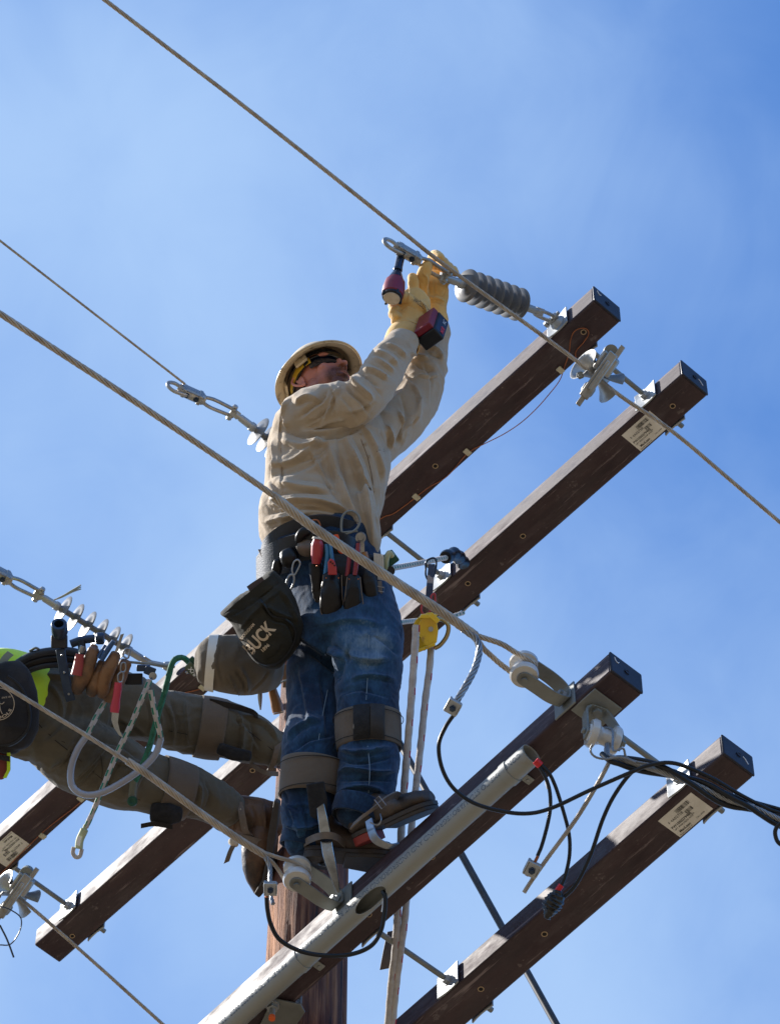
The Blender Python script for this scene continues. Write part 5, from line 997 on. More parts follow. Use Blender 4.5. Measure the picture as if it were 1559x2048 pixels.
mb=MB(); mb.tube([P(752,1172,11.20),P(768,1175,11.2),P(767,1184,11.2),P(752,1181,11.2)],.0016,6,closed=True); tag(mb.obj('strap_buckle',steel,None),'small bright buckle on the strap below the folding rule','buckle')
# snap hook beside belt
def biner(px,d,r_,lab,m_=galv,name='carabiner',parent=None):
    mb=MB(); mb.tube(smooth([P(x,y,d) for x,y in px],6,True),r_,10,closed=True); o=mb.obj(name,m_,parent); return tag(o,lab,'carabiner') if parent is None else o
biner([(588,1124),(596,1120),(600,1128),(594,1142),(588,1150),(584,1140)],11.26,.0028,'small steel clip hanging from the belt beside the bag')
biner([(578,1152),(586,1150),(588,1162),(582,1178),(574,1182),(573,1166)],11.26,.0034,'steel snap hook holding the dark canvas bag')
# ---- dark canvas bag ----
bagc=fabric('dark_olive_canvas',(.018,.0175,.0145),(.028,.027,.021),1400,.2,.9,(.05,.045,.032),8,.05,dirtr=(.58,.85))
bg_=thing('tool_bag','dark olive canvas bag with pale lettering hanging at the worker\'s hip','bag',P(525,1240,11.2))
def pillow(name,poly,d,thick,back=.3,nr=26,n=200,pw=2.6,dz=None):
    q=smooth([np.array(p,float) for p in poly],6,True); q=resample(np.vstack([q,q[:1]]),np.linalg.norm(np.diff(np.vstack([q,q[:1]]),axis=0),axis=1).sum()/n)[:-1]; c=q.mean(0); mb=MB(); R=[]
    for side in (1,-1):
        ss=np.linspace(.02,1,nr)**.8; ss=ss if side==1 else ss[::-1][1:]
        for s_ in ss:
            h=thick*max(0,1-s_**pw)**.5*(1 if side==1 else -back); R.append(np.array([P(*(c+(p-c)*s_),d-h+(dz(*(c+(p-c)*s_)) if dz else 0)) for p in q]))
    mb.rings(R); return mb.mesh(name)
me=pillow('bag_body',[(443,1226),(462,1207),(490,1184),(518,1163),(541,1144),(556,1152),(571,1170),(588,1198),(601,1228),(606,1252),(601,1278),(589,1300),(571,1322),(550,1336),(529,1335),(512,1322),(497,1303),(484,1278),(470,1255),(453,1238)],11.24,.075)
wrinkle(me,11,.004,21,1); wrinkle(me,30,.0012,22); S=[]
F([(447,1240),(500,1210),(560,1165)],4,-5); F([(480,1258),(520,1215),(560,1180)],5,4); F([(520,1200),(545,1240),(575,1250),(590,1290)],5,-7); F([(560,1180),(580,1215),(595,1250)],6,6); F([(515,1205),(560,1230),(590,1240)],5,6); F([(565,1290),(550,1310),(530,1320)],4,-5)
sculpt(me,S); link('bag_body',me,bagc,bg_,0); register(me,bg_); BAG=me
rm=[(443,1226),(460,1208),(490,1184),(520,1162),(543,1146)]; 
mb=MB(); q=smooth(on_front(me,[(455,1235),(478,1214),(505,1192),(535,1168),(552,1156)],.001,11.2),6); mb.ribbon(q,np.tile(nrm(-cR*.55+cU*.8)*.030,(len(q),1)),.006); mb.obj('bag_hem',bagc,bg_)
mb=MB(); q=smooth(on_front(me,[(502,1186),(516,1176),(532,1166)],.006,11.2),6); mb.ribbon(q,np.tile(nrm(-cR*.55+cU*.8)*.045,(len(q),1)),.004); mb.obj('bag_patch',mat('purple_leather',(.035,.025,.035),.6,0,(.05,.035,.045),20,.3,.7),bg_)
mb=MB(); q=smooth(on_front(me,[(497,1300),(515,1322),(540,1330),(565,1318),(585,1290),(590,1260),(570,1238),(545,1232),(530,1212),(520,1200)],.0015,11.2),6); mb.tube(q,.0035,8); mb.obj('bag_piping',blackrub,bg_)
tanp=mat('tan_print',(.50,.40,.29),.8)
def along(s,p0,p1,hpx,bold=.05,nm='printed_text',m_=None,me_=None,par=None,dep=11.2,off=.0018):
    p0=np.array(p0,float); p1=np.array(p1,float); t=(p1-p0); L_=np.linalg.norm(t); t/=L_; nv=np.array([t[1],-t[0]])
    def place(a):
        x0,x1=a[:,0].min(),a[:,0].max(); px=[p0+t*((x-x0)/(x1-x0)*L_)+nv*y*hpx/.72 for x,y,z in a]; return np.array(on_front(me_,px,off,dep))
    return txt(s,1.0,place,m_,par,nm,bold=bold)
along('BUCK',(495,1304),(544,1250),27,.03,m_=tanp,me_=BAG,par=bg_); along('BUCKINGHAM',(480,1280),(508,1248),6,.02,m_=tanp,me_=BAG,par=bg_); along('1896',(524,1302),(538,1289),7,.03,m_=tanp,me_=BAG,par=bg_)
# ---- pale canvas bucket ----
bkc=fabric('grey_brown_canvas',(.11,.092,.070),(.155,.13,.10),1400,.2,.92,(.10,.07,.045),8,.1)
bk=thing('canvas_bucket','grey brown canvas bucket with white rim hanging behind the dark bag','bucket',P(470,1330,11.5))
mb=MB(); limb(mb,[(424,1326,11.42,53,.9),(440,1327,11.42,56,.9),(470,1330,11.43,58,.9),(500,1334,11.44,58,.85),(525,1338,11.46,50,.8),(545,1340,11.48,38,.75)],36); me=clay(mb,.005,3,'bucket_body'); wrinkle(me,12,.004,31,1); S=[]
F([(440,1290),(436,1330),(446,1370)],4,-4); F([(455,1350),(470,1375),(480,1390)],4,7); F([(470,1340),(485,1365),(490,1388)],4,-6); F([(478,1335),(492,1360),(494,1385)],4,7); F([(500,1385),(525,1362),(540,1340)],3,-4)
sculpt(me,S); link('bucket_body',me,bkc,bk,0)
mb=MB(); R=[]; A=[(414,1325,11.42),(424,1326,11.42)]; c0,c1=[P(*a) for a in A]; t=nrm(c1-c0); m_=nrm(np.cross(t,cF)); q=nrm(np.cross(m_,t)); th=np.linspace(0,2*np.pi,60,endpoint=False)
for c,w_ in ((c0,51),(c0,56),(c1+t*.012,58.5),(c1+t*.012,55)): w_=w_*11.42/FP; R.append(c+w_*np.cos(th)[:,None]*m_+w_*.9*np.sin(th)[:,None]*q)
mb.rings(R,caps=False,closed=True); mb.obj('bucket_rim',mat('white_rim',(.74,.72,.66),.5,0,(.62,.6,.54),12,.3,.7),bk,ang=50)
r=thing('hammer','wooden handled hammer hanging behind the canvas bucket','hammer',P(548,1395,11.5)); mb=MB(); hnd_([(541,1350),(545,1380),(552,1405),(556,1424)],11.50,[.012,.012,.015,.018,.017])(mb); mb.obj('handle',woodh,r)
mb=MB(); mb.lathe(P(556.5,1425,11.5),nrm(P(556,1424,11.5)-P(552,1405,11.5)),[(0,.0172),(.003,.0165),(.004,.012)],18); mb.obj('handle_end',tanm,r); mb=MB(); mb.box(P(540,1345,11.52),cR*.04,cU*.013,cF*.013); mb.obj('hammer_head',galvd,r,bev=.004)
mb=MB(); hnd_([(520,1370),(520,1395),(521,1420)],11.5,[.008,.007,.007,.005,.002],.6)(mb); tag(mb.obj('steel_punch',steel,None),'narrow steel punch hanging between the bucket and the hammer','punch')
# ---- leather strap and clip behind jeans at pole ----
tag(rib('leather_strap',[(566,1345,11.95),(563,1335,11.93),(572,1330,11.92),(576,1345,11.92),(576,1375,11.92)],22,leather,None,.006,cR),'brown leather strap end curling beside the jeans at the pole','strap')
mb=MB(); mb.tube(smooth([P(555,1372,11.9),P(563,1364,11.9),P(580,1358,11.9)],4),.003,8); tag(mb.obj('steel_pin',galvd,None),'short steel pin beside the hammer handle','pin')
# ================= yellow pulley, sling, ropes =================
def rope(pts,R,cA,cB,lab,name='rope',rep=7,n=14,step=.010,wid=1,cat='rope',parent=None,group=None,strandsn=3):
    pts=resample(smooth(pts,8),step); mb=MB(); T,A_,B_=frames(pts); k=len(pts)
    rg=[R*(1+.05*math.sin(i*1.3)) for i in range(k)]; mb.tube(pts,rg,n)
    nf=(k-1)*n; mi=[0]*len(mb.f)
    for i in range(k-1):
        for j in range(n):
            for s_ in range(strandsn):
                if (i-int((j-s_*n/strandsn)*.45)+s_*3)%rep<2 and (j-int(s_*n/strandsn))%n in (0,1)[:wid+1]: mi[i*n+j]=1
    mb.m=mi; o=mb.obj(name,None,parent,ang=80,mats=[cA,cB]); 
    if parent is None: tag(o,lab,cat,group)
    return o
ropew=mat('fuzzy_white_rope',(.50,.47,.45),.95,0,(.36,.33,.32),60,.3,.7,bump=1.,bscale=260,bdist=.003,sheen=.5); redf=mat('red_fleck',(.35,.02,.03),.8); greenf=mat('green_fleck',(.012,.16,.10),.7); greenr=mat('green_rope',(.012,.09,.065),.8,0,(.03,.16,.11),80,.4,.6,bump=.8,bscale=200)
def fuzz(pts,R,lab):
    o=rope(pts,R,ropew,redf,lab,rep=9,strandsn=2,wid=1,group='white ropes hanging from the yellow pulley'); return o
fuzz([P(832,1250,11.05),P(829,1300,11.04),(P(822,1400,11.02)),P(814,1500,11.0),P(806,1600,10.98),P(800,1700,10.97),P(796,1800,10.97),P(790,1900,10.96),P(783,1960,10.95),P(775,2060,10.94),P(760,2260,10.9)],.0108,'left white rope with red flecks hanging from the yellow pulley')
fuzz([P(862,1285,11.12),P(858,1340,11.1),P(850,1400,11.08),P(842,1480,11.05),P(833,1560,11.02),P(824,1640,11.0),P(816,1740,10.98),P(810,1830,10.97),P(801,1900,10.96),P(792,1970,10.95),P(784,2060,10.94),P(770,2260,10.9)],.0102,'right white rope with red flecks hanging from the yellow pulley')
yel=mat('yellow_painted',(.78,.52,.01),.35,0,(.70,.46,.02),12,.3,.7,coat=.3,dirt=((.35,.2,.04),26,.62,.75))
pu=thing('rope_pulley','bright yellow rope pulley hanging below the upper right crossarm','pulley',P(855,1262,11.1))
mb=MB(); 
def plate(px,d,th_,tilt=None): mb.prism([P(x,y,d) for x,y in px],cF*th_)
sh=[(843,1235),(852,1226),(864,1224),(872,1240),(876,1262),(873,1284),(862,1296),(848,1290),(838,1272),(836,1250)]
mb.prism([P(x,y,11.08) for x,y in sh],cF*.006); mb.obj('side_plate',yel,pu,bev=.002)
mb=MB(); mb.prism([P(x-13,y+6,11.14) for x,y in sh],cF*.006); mb.obj('side_plate',yel,pu,bev=.002)
mb=MB(); mb.lathe(P(850,1262,11.085),cF,[(0,.026),(.008,.024),(.022,.016),(.036,.024),(.044,.026)],28); mb.obj('sheave',blackp,pu)
mb=MB(); mb.box(P(856,1232,11.10),cR*.024,cU*.006+cR*.004,cF*.035); mb.box(P(849,1296,11.10),cR*.030+cU*.012,cU*.005,cF*.030); mb.box(P(868,1236,11.08),nrm(cR*.7-cU*.7)*.016,nrm(cR*.7+cU*.7)*.008,cF*.02); mb.obj('pulley_frame',yel,pu,bev=.002)
mb=MB(); hexn(mb,P(861,1258,11.078),-cF,.008,.006); mb.obj('axle_bolt',galv,pu)
mb=MB(); mb.tube(smooth([P(866,1238,11.1),P(885,1240,11.1),P(896,1252,11.1),P(893,1272,11.1),P(880,1290,11.1),P(868,1297,11.1)],6),.0065,10); mb.obj('steel_hook',mat('brass_toned_steel',(.35,.27,.14),.3,.8),pu)
sl2=thing('webbing_sling','dark webbing sling hanging from the bolt above the yellow pulley','sling',P(860,1180,11.6))
q=[P(863,1130,11.9),P(861,1150,11.6),P(859,1175,11.3),P(857,1200,11.15)]; q=smooth(q,6); mb=MB(); mb.ribbon(q,np.tile(cR*.020,(len(q),1)),.006); mb.obj('webbing',mat('dark_red_webbing',(.03,.010,.014),.8,0,(.012,.012,.016),60,.4,.6,bump=.6,bscale=200),sl2)
biner([(851,1135),(853,1122),(866,1116),(872,1124),(868,1150),(857,1160),(851,1150)],11.85,.0032,'dark blue steel carabiner over the bolt above the sling',MATS['dark_bolt'])
biner([(842,1218),(846,1205),(858,1200),(862,1212),(857,1226),(846,1228)],11.12,.0032,'red carabiner between the dark sling and the yellow pulley',redh)
biner([(862,1205),(862,1192),(869,1188),(869,1210),(866,1216)],11.14,.0030,'narrow pink red carabiner beside the sling',redh)
# positioning lanyard to arm B
rope([P(780,1137,11.3),P(820,1130,11.7),P(860,1122,12.1),P(893,1115,12.45)],.0085,ropew,greenf,'white and green rope from the belt to the black sleeve on the crossarm',rep=5)
mb=MB(); c_=smooth([P(890,1115,12.42),P(905,1108,12.5),P(915,1113,12.58),P(925,1125,12.66)],6); mb.tube(c_,[.020+.004*math.sin(i*1.1) for i in range(len(c_))],18); tag(mb.obj('rope_sleeve',blackrub,None),'black rubber sleeve on the rope over the upper crossarm','sleeve')
rope([P(783,1247,11.4),P(815,1243,11.8),P(845,1240,12.2),P(890,1236,12.5),P(925,1226,12.75)],.0075,ropew,greenf,'white and green return rope passing under the crossarm behind the pulley',rep=5)
o=rope([P(778,1155,11.35),P(779,1200,11.36),P(781,1250,11.38),P(784,1330,11.4),P(786,1420,11.4)],.0092,greenr,greenf,'dark green rope hanging behind the worker\'s right thigh',rep=5)
rg=thing('rope_grab','green rope grab with pale rope loop beside the folding rule','rope grab',P(778,1120,11.28))
mb=MB(); mb.box(P(779,1118,11.30),nrm(cR*.8+cU*.6)*.022,nrm(cU*.8-cR*.6)*.020,cF*.010); mb.obj('grab_body',mat('green_metal',(.012,.07,.045),.4,.4),rg,bev=.004)
mb=MB(); mb.tube(smooth([P(771,1140,11.27),P(772,1120,11.26),P(778,1106,11.26),P(784,1112,11.27)],6),.0085,12); mb.obj('rope_eye',mat('pale_rope_cover',(.46,.42,.25),.7,0,(.3,.36,.22),30,.3,.7),rg)
mb=MB(); mb.lathe(P(780,1142,11.27),-cF,[(0,.014),(.008,.014)],18); mb.obj('grab_wheel',blackp,rg)
# leather strap hanging behind white ropes
tag(rib('leather_strap',[(785,1862,11.1),(780,1885,11.08),(774,1915,11.06),(770,1938,11.05)],22,mat('dark_brown_strap',(.055,.04,.032),.6,0,(.09,.065,.05),20,.3,.7,bump=.4,bscale=80),None,.007,cR*1+cU*.2,bev=.002),'dark leather strap end hanging behind the white ropes below the arm','strap')

# dark hook between the forearms
mb=MB(); mb.tube(smooth([P(812,716,11.86),P(819,728,11.85),P(816,744,11.84),P(804,758,11.84)],6),.0055,10); tag(mb.obj('steel_hook',MATS['dark_bolt'],None),'dark curved hook seen between the two raised sleeves','hook')
# ================= second worker, leaning out at the left =================
V=thing('person','person leaning out sideways at left in dark trousers and yellow vest, boots on the pole','worker',P(540,1640,11.95))
olive=fabric('dark_olive_twill',(.080,.070,.052),(.118,.104,.078),1500,.15,.9,(.030,.024,.018),7,.12)
mb=MB()
limb(mb,[(40,1420,11.72,100,.8),(80,1415,11.74,98,.8),(120,1420,11.76,96,.8),(160,1450,11.79,90,.75)])
limb(mb,[(90,1385,11.78,72),(190,1400,11.84,72),(255,1412,11.87,62),(320,1436,11.88,56),(385,1450,11.89,56),(440,1456,11.90,56),(500,1478,11.92,48),(540,1494,11.93,38),(560,1502,11.94,30)],asp=.95)
limb(mb,[(90,1450,11.72,70),(160,1508,11.72,76),(230,1542,11.73,70),(290,1565,11.75,60),(350,1578,11.77,54),(400,1592,11.80,47),(445,1614,11.83,41),(460,1622,11.84,36)],asp=.95)
tr=clay(mb,.0048,8,'trousers'); wrinkle(tr,8,.0045,43,1.4); wrinkle(tr,19,.0018,44,1.5); S=[]
F([(150,1560),(190,1520),(215,1490)],8,8); F([(120,1530),(150,1500),(170,1450)],8,-8); F([(200,1590),(230,1550),(250,1510)],7,-8); F([(170,1480),(240,1490),(280,1520)],9,-9); F([(300,1400),(320,1430),(325,1480)],7,8); F([(340,1395),(350,1430),(360,1480)],7,-8); F([(370,1400),(372,1440),(380,1490)],6,7)
F([(470,1440),(500,1460),(520,1500)],7,-7); F([(485,1430),(530,1450),(555,1480)],6,7); F([(450,1520),(490,1510),(520,1520)],6,-6); F([(250,1600),(270,1575),(290,1540)],7,7); F([(410,1560),(420,1590),(410,1620)],6,-7); F([(80,1350),(150,1360),(200,1380)],8,6); F([(90,1480),(130,1440),(140,1400)],9,-7)
for p_,w_,h_ in [([(330,1405),(345,1440),(350,1490)],5,6),([(290,1400),(300,1430),(295,1470)],5,-6),([(475,1425),(485,1460),(480,1510)],5,6),([(500,1440),(508,1470),(505,1515)],5,-6),([(395,1565),(400,1590),(392,1625)],5,6),([(260,1540),(270,1570),(262,1605)],5,6),([(130,1580),(165,1560),(200,1520)],5,6),([(100,1540),(130,1520),(150,1480)],5,6),([(220,1520),(260,1530),(290,1525)],5,6),([(160,1340),(200,1350),(240,1375)],5,-6),([(100,1370),(120,1400),(125,1440)],6,6),([(240,1440),(270,1450),(300,1475)],5,6)]: F(p_,w_,h_)
sculpt(tr,S); link('trousers',tr,olive,V,0); register(tr,V)
mb=MB(); limb(mb,[(-190,1380,11.55,110,.7),(-120,1390,11.6,110,.7),(-40,1400,11.66,104,.7),(20,1410,11.70,100,.75)]); limb(mb,[(-170,1300,11.5,45),(-130,1230,11.5,42),(-90,1190,11.6,36)]); 
vb=clay(mb,.007,6,'vest'); wrinkle(vb,8,.006,51,1.3)
vestm=mat('hi_vis_yellow',(.55,.80,.02),.7,0,(.48,.70,.02),8,.3,.7,sheen=.3,bump=.3,bscale=60); link('vest',vb,vestm,V,0)
mb=MB(); limb(mb,[(-60,1395,11.67,102,.72),(-10,1398,11.68,101,.74),(30,1402,11.70,99,.76),(52,1408,11.71,97,.76)]); vh=clay(mb,.006,4,'vest_hem'); wrinkle(vh,10,.004,52,1.3); link('vest_hem',vh,vestm,V,0)
register(vh,V)
mb=MB(); q=[P(x,y,11.55) for x,y in [(-10,1352),(0,1338),(10,1318),(22,1306)]]; mb.ribbon(smooth(q,5),np.tile(nrm(cR*.75-cU*.5)*.022,(16,1)),.003); mb.obj('reflective_strip',mat('reflective_grey',(.22,.30,.33),.35,.3),V)
# hidden body continues out of frame
mb=MB(); limb(mb,[(-250,1370,11.5,70),(-300,1350,11.45,60)]); ell(mb,P(-350,1320,11.4),.09,.08,.11); hm=clay(mb,.006,4,'body'); link('body',hm,skin,V,0)
# knee straps
ks=band([(395,1452,11.89,63,.98),(420,1456,11.895,64,.98),(446,1460,11.90,62,.98)],'knee_strap',canvas,V,.004); 
ks2=band([(318,1570,11.755,62,.98),(345,1577,11.77,61,.98),(378,1586,11.785,57,.98)],'knee_strap',canvas,V,.004)
lump('velcro_patch',[(438,1497,11.80,12,.4),(470,1508,11.80,14,.4),(500,1512,11.81,10,.4)],velcro,V)
lump('velcro_patch',[(306,1625,11.68,20,.4),(335,1628,11.68,22,.4),(360,1630,11.69,16,.4)],velcro,V)
mb=MB(); mb.ribbon(smooth([P(420,1402,11.85),P(455,1410,11.84),P(500,1422,11.85),P(515,1432,11.86)],5),np.tile(nrm(cU)*.018,(16,1)),.006); mb.obj('strap_end',dkleather,V)
mb=MB(); mb.ribbon(smooth([P(282,1652,11.66),P(310,1648,11.66),P(345,1654,11.67)],5),np.tile(nrm(cU)*.014,(11,1)),.008); mb.obj('strap_end',dkleather,V)
mb=MB(); mb.ribbon([P(66,1520,11.7),P(76,1505,11.7)],np.tile(cR*.02,(2,1)),.006); mb.obj('strap_end',velcro,V)
# boots
def lump2(name,pts,m_,parent,vox=.004,wr_=.0015,asp=.8,it=3,stk=None):
    mb=MB(); limb(mb,pts,30,asp,5); me=clay(mb,vox,it,name); wrinkle(me,22,wr_,17)
    if stk: sculpt(me,stk)
    return link(name,me,m_,parent,0)
wl=mat('worn_tan_leather',(.23,.115,.048),.5,0,(.13,.062,.028),10,.35,.7,bump=.5,bscale=100,dirt=((.035,.02,.012),8,.5,.68))
wlb=mat('dark_worn_leather',(.12,.060,.028),.5,0,(.055,.030,.017),12,.35,.7,bump=.6,bscale=80,dirt=((.02,.012,.008),9,.5,.65))
S=[]; F([(455,1620),(470,1650),(466,1670)],4,-5); F([(500,1610),(510,1640),(505,1670)],5,-4); F([(525,1605),(530,1640),(528,1670)],4,4)
lump2('boot',[(440,1622,11.87,36,.9),(460,1628,11.87,40,.9),(490,1634,11.87,42,.9),(525,1640,11.86,42,.9),(548,1640,11.86,36,.9)],wlb,V,stk=S)
lump2('boot',[(528,1650,11.85,30,.9),(520,1690,11.83,36,.9),(516,1725,11.82,33,.85),(515,1760,11.81,22,.8),(516,1784,11.80,10,.8)],wlb,V)
mb=MB(); mb.prism([P(x,y,11.765) for x,y in [(548,1600),(560,1605),(556,1650),(548,1700),(545,1740),(528,1785),(518,1796),(508,1788),(524,1760),(532,1720),(534,1680)]],cF*.10); mb.obj('boot_sole',darksole,V,bev=.004)
lump2('boot',[(535,1490,11.93,34,.9),(560,1500,11.95,36,.9),(590,1505,11.98,34,.9),(600,1470,12.0,34,.9),(605,1440,12.0,26,.8)],wlb,V)
tag(rib('boot_strap',[(478,1604,11.80),(484,1630,11.78),(490,1660,11.78),(500,1672,11.79)],14,strapl,V,.005,cR),None)
for x,y in ((481,1618),(486,1640),(489,1655)): mb=MB(); mb.lathe(P(x,y,11.778),-cF,[(0,.0028),(.0014,.0022)],10); mb.obj('rivet',steel,V)
rib('boot_strap',[(470,1672,11.80),(500,1680,11.78),(535,1690,11.79)],16,strapl,V,.005)
rib('strap_end',[(468,1688,11.78),(460,1705,11.77),(453,1725,11.77)],13,strapl,V,.005,nrm(cR*.9+cU*.4))
lump('strap_pad',[(458,1684,11.79,5,.6),(466,1684,11.78,9,.6),(474,1690,11.78,5,.6)],mat('fleece_lining',(.55,.5,.42),.95,0,bump=.8,bscale=150),V)
rib('ankle_strap',[(540,1540,11.9),(550,1515,11.87),(556,1490,11.88),(560,1470,11.92)],12,strapl,V,.005,cR)
rib('ankle_strap',[(500,1528,11.9),(530,1545,11.88),(556,1548,11.9)],10,strapl,V,.005)
# work belt
vb2=thing('work_belt','dark rolled work belt round the hips of the leaning worker','belt',P(90,1310,11.6))
for i,(dy,r_) in enumerate(((0,.014),(14,.012),(26,.010))):
    mb=MB(); mb.tube(smooth([P(-20,1400+dy*.4,11.62),P(12,1352+dy,11.60),P(45,1322+dy,11.60),P(85,1306+dy,11.60),P(135,1303+dy,11.62),P(175,1312+dy,11.66)],6),r_,14,asp=1.1); mb.obj('belt_roll',navy if i!=1 else dkleather,vb2)
mb=MB(); mb.tube(smooth([P(60,1302,11.6),P(72,1296,11.59),P(80,1300,11.6)],4),.004,8); mb.obj('belt_ring',galvd,vb2)
biner([(38,1352),(44,1344),(53,1342),(55,1350),(48,1356)],11.55,.0026,'small steel ring on the leaning worker\'s belt by the round bag',steel)
biner([(49,1356),(54,1358),(53,1374),(50,1376)],11.55,.0026,'blue steel clip joining the round black bag to the belt',MATS['dark_bolt'])
# round black bag
b2=thing('tool_bag','rounded black bag with pale circular emblem at the left edge','bag',P(20,1420,11.5))
blkc=fabric('black_ballistic',(.009,.009,.012),(.017,.017,.021),1400,.2,.8,(.05,.046,.045),8,.1)
mb=MB(); limb(mb,[(-10,1352,11.52,62,.5),(-2,1380,11.50,72,.5),(0,1420,11.49,78,.5),(-2,1455,11.49,76,.5),(-10,1478,11.5,58,.5)],40); me=clay(mb,.0045,4,'bag_body'); wrinkle(me,14,.0025,61); link('bag_body',me,blkc,b2,0); register(me,b2); me.name='bag_body_b'; OFFS[me.name]=OFFS.get('bag_body',wloc(b2))
OFFS[me.name]=wloc(b2)
mb=MB(); q=smooth(on_front(me,[(15,1352),(40,1372),(56,1405),(60,1440),(50,1468),(25,1488),(-5,1492)],.001,11.45),6); mb.tube(q,.005,8); mb.obj('bag_piping',blackrub,b2)
cen=np.array([-3,1408.]); ring=[cen+32*np.array([math.cos(a),math.sin(a)]) for a in np.linspace(0,2*np.pi,40,endpoint=False)]
mb=MB(); mb.tube(on_front(me,ring,.0012,11.42),.0011,5,closed=True); mb.obj('emblem_ring',tanp,b2)
ar=[cen+25*np.array([math.cos(a),math.sin(a)]) for a in np.radians(np.linspace(115,22,9))]
def arcpl(a):
    x0,x1=a[:,0].min(),a[:,0].max(); out=[]
    for x,y,z in a:
        an=math.radians(118-(x-x0)/(x1-x0)*96); r_=27-y*8; out.append(cen+r_*np.array([math.cos(an),math.sin(an)]))
    return np.array(on_front(me,out,.0015,11.42))
txt('TOOLS',1.0,arcpl,tanp,b2,bold=.02)
def arcpl2(a):
    x0,x1=a[:,0].min(),a[:,0].max(); return np.array(on_front(me,[np.array([4+(x-x0)/(x1-x0)*20,1396+(x-x0)/(x1-x0)*-3-y*5]) for x,y,z in a],.0015,11.42))
txt('SINCE 1857',1.0,arcpl2,tanp,b2)
for pts in ([(-2,1388),(-1,1402),(1,1418),(5,1428)],[(-6,1404),(4,1408),(9,1404)],[(-8,1424),(0,1416)]):
    mb=MB(); mb.tube(smooth(on_front(me,pts,.0012,11.42),4),.0011,5); mb.obj('emblem_line',tanp,b2)
r=thing('red_case','dark red pouch hanging at the left edge below the round black bag','pouch',P(5,1530,11.5)); lump('case_body',[(-2,1512,11.5,18,.5),(0,1530,11.5,20,.5),(-6,1552,11.5,16,.5)],mat('dark_red_cloth',(.22,.03,.02),.6,0,(.15,.02,.02),20,.3,.7),r); mb=MB(); mb.ribbon([P(18,1505,11.48),P(18,1540,11.48),P(10,1556,11.48)],np.tile(cR*.010,(3,1)),.01); mb.obj('case_trim',vestm,r)
mb=MB(); mb.ribbon([P(-10,1512,11.46),P(20,1518,11.46)],np.tile(cU*.016,(2,1)),.006); mb.obj('case_strap',velcro,r)
# big wrench in frog
wb2=thing('lineman_wrench','long dark blue wrench with star socket head on the leaning worker\'s belt','wrench',P(120,1320,11.5))
hd=P(119,1256,11.46); axw=nrm(-cF*.75+cU*.66)
mb=MB(); mb.lathe(hd-axw*.03,axw,[(0,.021),(.012,.0245),(.045,.0245),(.050,.022),(.050,.0145),(.02,.0135)],28); mb.obj('socket_head',MATS['dark_bolt'],wb2)
mb=MB(); mb.box(P(119,1283,11.50),cR*.024,cU*.020,cF*.014); mb.obj('holder',navy,wb2,bev=.004)
mb=MB(); mb.ribbon(smooth([P(121,1298,11.50),P(128,1340,11.48),P(136,1380,11.47),P(142,1402,11.47)],5),np.tile(nrm(cR+cU*.25)*.028,(16,1)),.009); mb.obj('wrench_handle',bluep,wb2,bev=.002)
for x,y in ((124,1310),(129,1345),(138,1388)): mb=MB(); mb.lathe(P(x,y,11.462),-cF,[(0,.004),(.002,.003)],10); mb.obj('rivet',steel,wb2)
r=thing('hammer','dark hammer head lying behind the red handles of the leaning worker','hammer',P(175,1285,11.56))
mb=MB(); mb.tube(smooth([P(142,1288,11.56),P(165,1280,11.56),P(190,1277,11.56)],5),.0125,14); mb.lathe(P(192,1277,11.56),nrm(cR),[(0,.013),(.004,.018),(.022,.018),(.025,.015)],16); mb.obj('hammer_head',MATS['dark_bolt'],r)
mb=MB(); mb.tube([P(163,1284,11.55),P(166,1310,11.53)],.012,12); mb.obj('handle',dkleather,r)
# leather pouches
pl=thing('tool_pouch','tan leather tool pouches holding red and blue handles at the leaning worker\'s hip','tool pouch',P(190,1350,11.5))
for pts in ([(188,1300,11.46,12),(178,1325,11.45,14),(166,1352,11.45,17),(158,1372,11.46,14),(155,1384,11.47,10)],[(205,1325,11.47,9),(195,1350,11.46,11),(186,1375,11.46,13),(182,1388,11.47,10)],[(232,1308,11.46,11),(222,1330,11.45,13),(210,1356,11.45,14),(206,1380,11.46,13),(204,1392,11.47,9)],[(252,1325,11.48,12),(240,1350,11.48,15),(228,1378,11.48,16),(215,1398,11.49,12)],[(190,1292,11.50,8),(182,1310,11.5,9),(175,1330,11.5,8)]):
    lump2('pouch',pts,wl,pl,asp=.7)
tool('screwdriver','pink red cylinder handled tool in the leaning worker\'s leftmost pouch','screwdriver',[('handle',mat('faded_red_handle',(.38,.07,.07),.45,0,(.30,.04,.04),15,.3,.7),hnd_([(160,1308),(157,1330),(153,1350)],11.43,[.013,.015,.017])),('shank',steel,hnd_([(166,1292),(162,1305)],11.44,[.009,.010]))],P(157,1330,11.43))
tool('pliers','dark blue handled pliers in the leaning worker\'s leather pouch','pliers',[('handle',mat('deep_blue_handle',(.01,.06,.17),.35,coat=.2),hnd_([(228,1282),(215,1300),(203,1320)],11.44,[.007,.009,.008])),('handle',MATS['deep_blue_handle'],hnd_([(212,1290),(205,1303),(197,1316)],11.45,[.006,.008,.007])),],P(213,1300,11.44))
mb=MB(); mb.ribbon([P(245,1268,11.44),P(233,1303,11.44)],np.tile(nrm(cR+cU*.3)*.011,(2,1)),.003); tag(mb.obj('steel_ruler',steel,None),'short steel rule standing in the leaning worker\'s leather pouch','ruler')
kn=thing('knife','pink handled hooked knife hanging by a clip in front of the leather pouches','knife',P(236,1400,11.4))
mb=MB(); hnd_([(237,1365),(235,1385),(231,1410),(229,1425)],11.40,[.011,.012,.012,.015,.013],.7)(mb); mb.obj('handle',mat('pink_handle',(.50,.03,.07),.35,0,(.4,.02,.05),20,.3,.7,coat=.3),kn)
